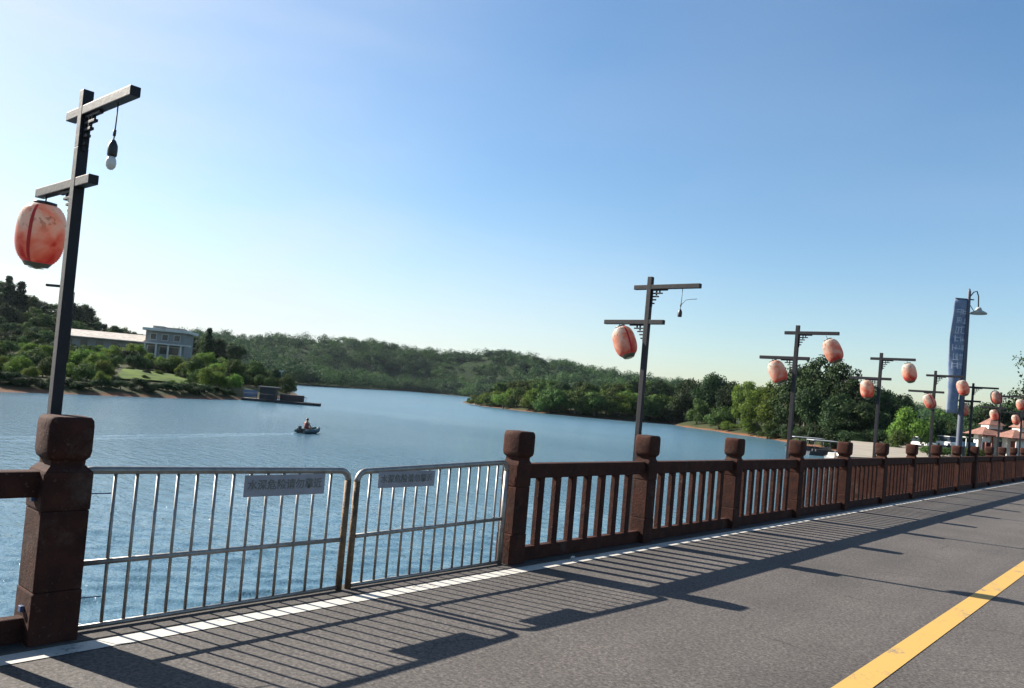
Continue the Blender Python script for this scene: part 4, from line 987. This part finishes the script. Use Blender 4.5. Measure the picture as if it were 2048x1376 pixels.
# ------------------------------------------------------------------ floating jetty with boathouse at the left point
M['jetty'] = mat('weathered_dark_timber', (.028, .028, .03), .8, var=.3, scale=1.5)
M['bluecloth'] = mat('faded_blue_sheet', (.08, .12, .20), .7, var=.2, scale=.6)
p = W(482, 800); a = math.atan2(RT.y, RT.x)
t = empty('floating_jetty', (p.x, p.y, WZ), a+.12, 'dark floating jetty with a low shed at the tip of the left shore', 'jetty')
t.scale = (.72, .8, .85)
MB().box(0, 15.5, 0, 5, -.2, .45, .04).build('deck', M['jetty'], t)
MB().box(13.2, 17.0, .8, 3.6, -.15, .5, .05).build('gangplank', M['jetty'], t)
sh_ = MB().box(3.6, 7.0, 1.2, 4.2, .452, 2.7, .02).build('shed', M['jetty'], t)
MB().box(3.0, 7.6, .8, 4.6, 2.703, 2.9, .02).build('roof', mat('grey_sheet_roof', (.07, .07, .075), .7), t)
MB().box(.1, 3.2, 1.0, 1.1, .8, 2.0).build('awning', M['bluecloth'], t)
for x in (.3, 3.2, 8, 10, 12, 14): MB().tube([(x, .3, .45), (x, .3, 1.5)], .05, 6).build('post', M['jetty'], t)
MB().tube([(.3, .3, 1.45), (14, .3, 1.45)], .04, 6).build('handrail', M['jetty'], t)
MB().box(7.8, 13, 2.5, 4.6, .452, 1.7, .1).build('crate_stack', mat('brown_cloth', (.05, .035, .035), .9), t)
# grey marker post and pale hut over the far woods
p = at(555, 740, 300); t = empty('hut', (p.x, p.y, p.z-2.6), 0, 'tiny pale hut among the trees behind the jetty', 'hut')
MB().box(-1.5, 1.5, -1.2, 1.2, 0, 2.2).build('wall', M['wallgrey'], t)
MB().box(-1.9, 1.9, -1.6, 1.6, 2.203, 2.5).build('roof', M['white'], t)
# ------------------------------------------------------------------ dinghy with rower
bq = W(617, 866); _w = W(600, 863.5)-W(240, 869); ba = math.atan2(_w.y, _w.x)
t = empty('dinghy', (bq.x, bq.y, WZ), ba, 'small dark dinghy crossing the lake', 'boat')
tb = MB(); pts = [(-1.15, -.42, .16), (.1, -.46, .17), (.7, -.36, .24), (1.12, -.12, .36), (1.18, 0, .38), (1.12, .12, .36), (.7, .36, .24), (.1, .46, .17), (-1.15, .42, .16)]
tb.tube(pts, [.12, .17, .17, .15, .14, .15, .17, .17, .12], 12)
tb.build('tube', mat('dark_teal_rubber', (.03, .07, .08), .5), t)
MB().prism([(-1.0, -.40), (.6, -.36), (1.05, 0), (.6, .36), (-1.0, .40)], -.06, .08, 'z').build('floor', M['jetty'], t)
MB().box(-1.02, -.95, -.4, .4, .0, .36).build('transom', M['jetty'], t)
MB().box(-.45, -.2, -.4, .4, .22, .27).build('seat', M['jetty'], t)
mo = MB().box(-1.3, -1.05, -.1, .1, .2, .58, .05).build('outboard_motor', M['black'], t)
def person(loc, rz, label):
    t = empty('person', loc, rz, label, 'person')
    me = bpy.data.meshes.new('body'); v = []; e = []; r_ = []
    def add(p, rad, par=None):
        v.append(p); r_.append(rad)
        if par is not None: e.append((par, len(v)-1))
        return len(v)-1
    pel = add((0, 0, .30), .14); ch = add((.03, 0, .55), .15, pel); sh = add((.06, 0, .76), .14, ch); nk = add((.08, 0, .86), .06, sh)
    hd_ = add((.10, 0, .97), .095, nk); hd2 = add((.11, 0, 1.06), .09, hd_)
    for s in (-1, 1):
        a_ = add((.06, s*.2, .76), .065, sh); b_ = add((.14, s*.27, .52), .05, a_); c_ = add((.34, s*.22, .44), .038, b_); h_ = add((.42, s*.2, .43), .036, c_)
        for k in range(5):
            f_ = add((.49 if k < 4 else .45, s*.2+(k-1.5)*.022, .43 - (.0 if k < 4 else .0)), .010, h_); add((.53 if k < 4 else .47, s*.2+(k-1.5)*.024, .40), .008, f_)
        k_ = add((.42, s*.14, .36), .075, pel); f_ = add((.55, s*.13, .06), .05, k_); add((.70, s*.13, .03), .04, f_)
    me.from_pydata(v, e, []); o = bpy.data.objects.new('body', me); col.objects.link(o); o.parent = t
    sk = o.modifiers.new('skin', 'SKIN'); 
    for i, d_ in enumerate(me.skin_vertices[0].data): d_.radius = (r_[i], r_[i]); d_.use_root = (i == 0)
    o.modifiers.new('sub', 'SUBSURF').levels = 1; o.modifiers['sub'].render_levels = 2
    o.data.materials.append(mat('tanned_skin', (.35, .18, .11), .6))
    MB().lathe([(.17, .30), (.185, .50), (.175, .68), (.12, .80), (.06, .84)], 14, Matrix.Translation((.03, 0, 0))@Matrix.Diagonal((.85, 1.15, 1, 1))).build('vest', mat('maroon_vest', (.16, .04, .04), .8), t)
    MB().lathe([(.102, .99), (.108, 1.05), (.095, 1.11), (.05, 1.15), (.01, 1.16)], 14, Matrix.Translation((.10, 0, 0))).build('hair', M['black'], t)
    for s in (-1, 1): MB().lathe([(.001, -.012), (.013, 0), (.001, .012)], 8, Matrix.Translation((.192, s*.035, 1.02))).build('eye', M['black'], t)
    return t
c0 = Matrix.Rotation(ba, 3, 'Z')@Vector((-.38, 0, 0))
person((bq.x+c0.x, bq.y+c0.y, WZ+.06), ba, 'seated person in a maroon vest steering the small dinghy')
# wake ripples trailing behind
mk_ = MB()
for s in (-1, 1):
    for k in range(60):
        x0 = -1.6-k*.75; x1 = x0-.95; o_ = s*(.3+.9*(k/60)**.8); o1 = s*(.3+.9*((k+1)/60)**.8)
        hgt = .008*(1-k/75.)*(1+.4*math.sin(k*2.1))
        A_ = [(x0, o_-.16, -.01), (x0, o_, hgt), (x0, o_+.16, -.01)]; B_ = [(x1+.2, o1-.16, -.01), (x1+.2, o1, hgt*.96), (x1+.2, o1+.16, -.01)]
        for i in range(2): mk_.poly([A_[i], A_[i+1], B_[i+1], B_[i]])
wk = mk_.build('boat_wake', M['water']); wk.location = (bq.x, bq.y, WZ+.004); wk.rotation_euler = (0, 0, ba); wk['kind'] = 'structure'

# ------------------------------------------------------------------ moored canopy boats near the lot
M['navy'] = mat('dark_hull_paint', (.035, .04, .05), .45, var=.2, scale=2)
def canopy_boat(px, py, label, L_=6.5):
    p = W(px, py); t = empty('canopy_boat', (p.x, p.y, WZ), math.atan2(RT.y, RT.x)+.1, label, 'boat', 'moored canopy boats')
    hull = MB(); n = 9
    t_ = bmesh.new(); rings = []
    for i in range(n):
        f_ = i/(n-1); wd = 1.0*math.sin(min(1, (1-f_)*2.2+.12)*PI/2); x = -L_/2+L_*f_; z1 = .55+.35*f_**3
        rings.append([t_.verts.new(q) for q in ((x, -wd, z1), (x, -wd*.7, -.2), (x, wd*.7, -.2), (x, wd, z1), (x, wd*.85, z1-.12), (x, -wd*.85, z1-.12))])
    for A_, B_ in zip(rings, rings[1:]):
        for k in range(6): t_.faces.new((A_[k], A_[(k+1) % 6], B_[(k+1) % 6], B_[k]))
    t_.faces.new(rings[0][::-1]); t_.faces.new(rings[-1]); hull._add(t_); hull.build('hull', M['navy'], t)
    MB().box(-L_/2+.4, L_/2-1.5, -1, 1, 1.95, 2.05, .03).build('canopy', mat('grey_canopy', (.30, .31, .32), .7), t)
    for x in (-L_/2+.6, 0, L_/2-1.8):
        for s in (-1, 1): MB().tube([(x, s*.9, .5), (x, s*.9, 1.955)], .03, 6).build('canopy_post', M['navy'], t)
    MB().box(-L_/2+1, L_/2-2, -.6, -.3, .45, .8, .02).box(-L_/2+1, L_/2-2, .3, .6, .45, .8, .02).build('bench', M['jetty'], t)
canopy_boat(1618, 903, 'dark canopy boat moored below the woods, left of two')
canopy_boat(1652, 912, 'dark canopy boat moored below the woods, right of two', 5.5)
p = W(1664, 921); t = empty('white_boat', (p.x, p.y, WZ), math.atan2(RT.y, RT.x)+.9, 'small white boat with raised bow beside the dark moored boats', 'boat')
t_ = bmesh.new(); rings = []
for i in range(8):
    f_ = i/7; wd = .6*math.sin(min(1, (1-f_)*2+.1)*PI/2); x = -1.3+2.8*f_; z1 = .5+.55*f_**2
    rings.append([t_.verts.new(q) for q in ((x, -wd, z1), (x, -wd*.6, -.1), (x, wd*.6, -.1), (x, wd, z1), (x, wd*.8, z1-.1), (x, -wd*.8, z1-.1))])
for A_, B_ in zip(rings, rings[1:]):
    for k in range(6): t_.faces.new((A_[k], A_[(k+1) % 6], B_[(k+1) % 6], B_[k]))
t_.faces.new(rings[0][::-1]); t_.faces.new(rings[-1]); mb = MB(); mb._add(t_); mb.build('hull', M['white'], t)
MB().box(-.5, .3, -.4, .4, .4, .95, .05).build('console', M['white'], t)

# ------------------------------------------------------------------ lot furniture: vehicles, stall, pavilion
def car(px, d, turn, L_, Wd_, Hh_, paint, label, van=False, name='parked_car'):
    p = P2(px, d); z = max(gz(right, p)+.01, -.895)
    t = empty(name, (p.x, p.y, z), turn, label, 'van' if van else 'car')
    pm = mat(paint[0], paint[1], .3)
    h0 = .32; hb = Hh_*.52 if not van else Hh_*.5
    MB().prism([(-L_/2, h0), (L_/2, h0), (L_/2, hb*.85), (L_/2-.15, hb), (-L_/2+.05, hb), (-L_/2, hb*.9)], -Wd_/2, Wd_/2, 'y').build('body', pm, t)
    if van: pr = [(-L_/2+.05, hb+.002), (L_/2-.5, hb+.002), (L_/2-1.0, Hh_-.1), (-L_/2+.15, Hh_-.1)]
    else: pr = [(-L_/2+.3, hb+.002), (L_/2-1.1, hb+.002), (L_/2-1.8, Hh_-.06), (-L_/2+.8, Hh_-.06)]
    c_ = MB().prism(pr, -Wd_/2+.08, Wd_/2-.08, 'y').build('cabin_glass', M['window'], t)
    x0, x1 = pr[3][0], pr[2][0]
    MB().box(x0-.05, x1+.05, -Wd_/2+.1, Wd_/2-.1, pr[2][1]+.002, pr[2][1]+.08, .02).build('roof', pm, t)
    for x in (-L_/2+.8, L_/2-.85):
        for s in (-1, 1):
            w_ = MB().lathe([(.30, -.09), (.33, -.07), (.33, .07), (.30, .09)], 18, Matrix.Translation((x, s*(Wd_/2-.08), .33))@Matrix.Rotation(PI/2, 4, 'X')).build('wheel', M['black'], t)
    for s in (-1, 1): MB().box(L_/2-.02, L_/2+.02, s*(Wd_/2-.25)-.15, s*(Wd_/2-.25)+.15, hb*.62, hb*.78, .01).build('headlight', M['glass_bulb'], t)
    return t
vd = math.atan2(-FW.y, -FW.x)
car(1843, 122, vd+.25, 4.5, 1.8, 1.55, ('silver_paint', (.55, .55, .54)), 'light grey car parked below the fifth lamp post')
car(1899, 138, vd+.1, 4.4, 1.75, 2.0, ('white_car_paint', (.75, .75, .74)), 'white van with bright roof parked left of the banner pole', True, 'parked_van')

M['tile'] = mat('salmon_roof_tile', (.16, .075, .055), .85, var=.5, scale=2.5, bump=.3)
M['redcol'] = mat('red_brown_timber', (.20, .06, .05), .6, var=.2)
def pavilion(px, d, w_, label, roofz, turn, parts):
    p = P2(px, d); z = max(gz(right, p), -.895)
    t = empty('pavilion', (p.x, p.y, z), turn, label, 'pavilion', 'red roofed pavilions')
    hw = w_/2
    MB().box(-hw, hw, -2, 2, 0, .3, .02).build('plinth', M['kerb'], t)
    for x in np.linspace(-hw+.2, hw-.2, 5):
        MB().tube([(x, -1.8, .3), (x, -1.8, roofz)], .1, 8).build('column', M['redcol'], t)
    wa = MB().box(-hw+.4, hw-.4, .6, 1.8, .3, roofz).build('wall', M['white'], t)
    MB().box(-hw+.8, -hw+1.7, .56, .597, .35, 2.2).build('door', M['redcol'], t)
    for x in (-.2, 1.2): MB().box(x, x+.8, .56, .597, 1.1, 2.0).build('window', M['window'], t)
    # two-tier hipped roof
    m_ = MB()
    def hip(x, y, z0, h, ins):
        A_ = [m_.bm.verts.new(q) for q in ((-x, -y, z0), (x, -y, z0), (x, y, z0), (-x, y, z0))]; B_ = [m_.bm.verts.new(q) for q in ((-x+ins, -y*.12, z0+h), (x-ins, -y*.12, z0+h), (x-ins, y*.12, z0+h), (-x+ins, y*.12, z0+h))]
        for k in range(4): m_.bm.faces.new((A_[k], A_[(k+1) % 4], B_[(k+1) % 4], B_[k]))
        m_.bm.faces.new(A_[::-1]); m_.bm.faces.new(B_)
    hip(hw+.7, 2.6, roofz+.01, 1.0, 1.4); hip(hw*.6, 1.5, roofz+1.3, .9, .8); m_.build('roof', M['tile'], t)
    MB().box(-hw*.5, hw*.5, -1.0, 1.0, roofz+.8, roofz+1.295).build('clerestory', M['white'], t)
    MB().box(-hw-.7, hw+.7, -2.65, -2.605, roofz-.16, roofz+.02).build('fascia', M['redcol'], t)
    for x, w2, h2 in parts: MB().box(x, x+w2, -2.2, -2.12, roofz-.3-h2, roofz-.3).build('hanging_panel', M['white'], t)
    return t
a0 = math.atan2(RT.y, RT.x)
pavilion(1982, 99, 3.2, 'red roofed pavilion with white panel, left of two at the right edge', 2.7, a0-.1, [(-2.0, .9, .6)])
pavilion(2050, 95, 4.2, 'red roofed pavilion cut by the right edge of the view', 2.6, a0-.1, [(-2.1, 1.1, 1.9)])
p = P2(1943, 90); t = empty('market_stall', (p.x, p.y, max(gz(right, p), -.895)), a0, 'small stall with blue sheet and pale posts beside the banner pole', 'stall')
for x in (-.9, .9):
    for y in (-.6, .6): MB().tube([(x, y, 0), (x, y, 2.1)], .05, 6).build('post', M['white'], t)
MB().box(-1.1, 1.1, -.8, .8, 2.102, 2.18, .01).build('roof', mat('pale_canvas', (.5, .48, .42), .8), t)
MB().box(-.85, .85, .55, .58, .2, 1.6).build('side_sheet', mat('light_blue_sheet', (.16, .30, .42), .7), t)
MB().box(-.8, .8, -.55, 0, .0, .85, .02).build('counter', M['redcol'], t)
p = P2(1678, 128)
t = empty('person', (p.x, p.y, gz(right, p)), 0, 'distant standing person in a white cap near the moored boats', 'person')
bpy.data.objects.remove(t)

# ------------------------------------------------------------------ litter by the kerb
def scrap(px, py, s, label, seed):
    p = onz(px, py, .012); rg = random.Random(seed); m_ = MB(); n = 5
    V = [[m_.bm.verts.new((i*s/n-s/2, j*s*.6/n-s*.3, rg.uniform(.002, .03))) for j in range(n)] for i in range(n)]
    for i in range(n-1):
        for j in range(n-1): m_.bm.faces.new((V[i][j], V[i+1][j], V[i+1][j+1], V[i][j+1]))
    o = m_.build('litter', M['paper']); o.location = (p.x, p.y, p.z); tag(o, label, 'litter')
    o.modifiers.new('thick', 'SOLIDIFY').thickness = .002
scrap(16, 1280, .09, 'crumpled white scrap at the foot of the balustrade, bottom left', 2)
scrap(1147, 1117, .05, 'tiny white scrap on the road edge right of the gate pillar', 3)

# ------------------------------------------------------------------ air
HAZE = .00003
if HAZE:
    Hm = bpy.data.materials.new('haze_air'); Hm.use_nodes = True; nt = Hm.node_tree; nt.nodes.clear()
    o = nt.nodes.new('ShaderNodeOutputMaterial'); v = nt.nodes.new('ShaderNodeVolumePrincipled')
    v.inputs['Color'].default_value = (.72, .84, 1, 1); v.inputs['Density'].default_value = HAZE; v.inputs['Anisotropy'].default_value = .3
    nt.links.new(v.outputs[0], o.inputs['Volume'])
    hb = MB().box(-B-5, B+5, -B-5, B+5, -10, 110).build('haze', Hm); hb['kind'] = 'stuff'
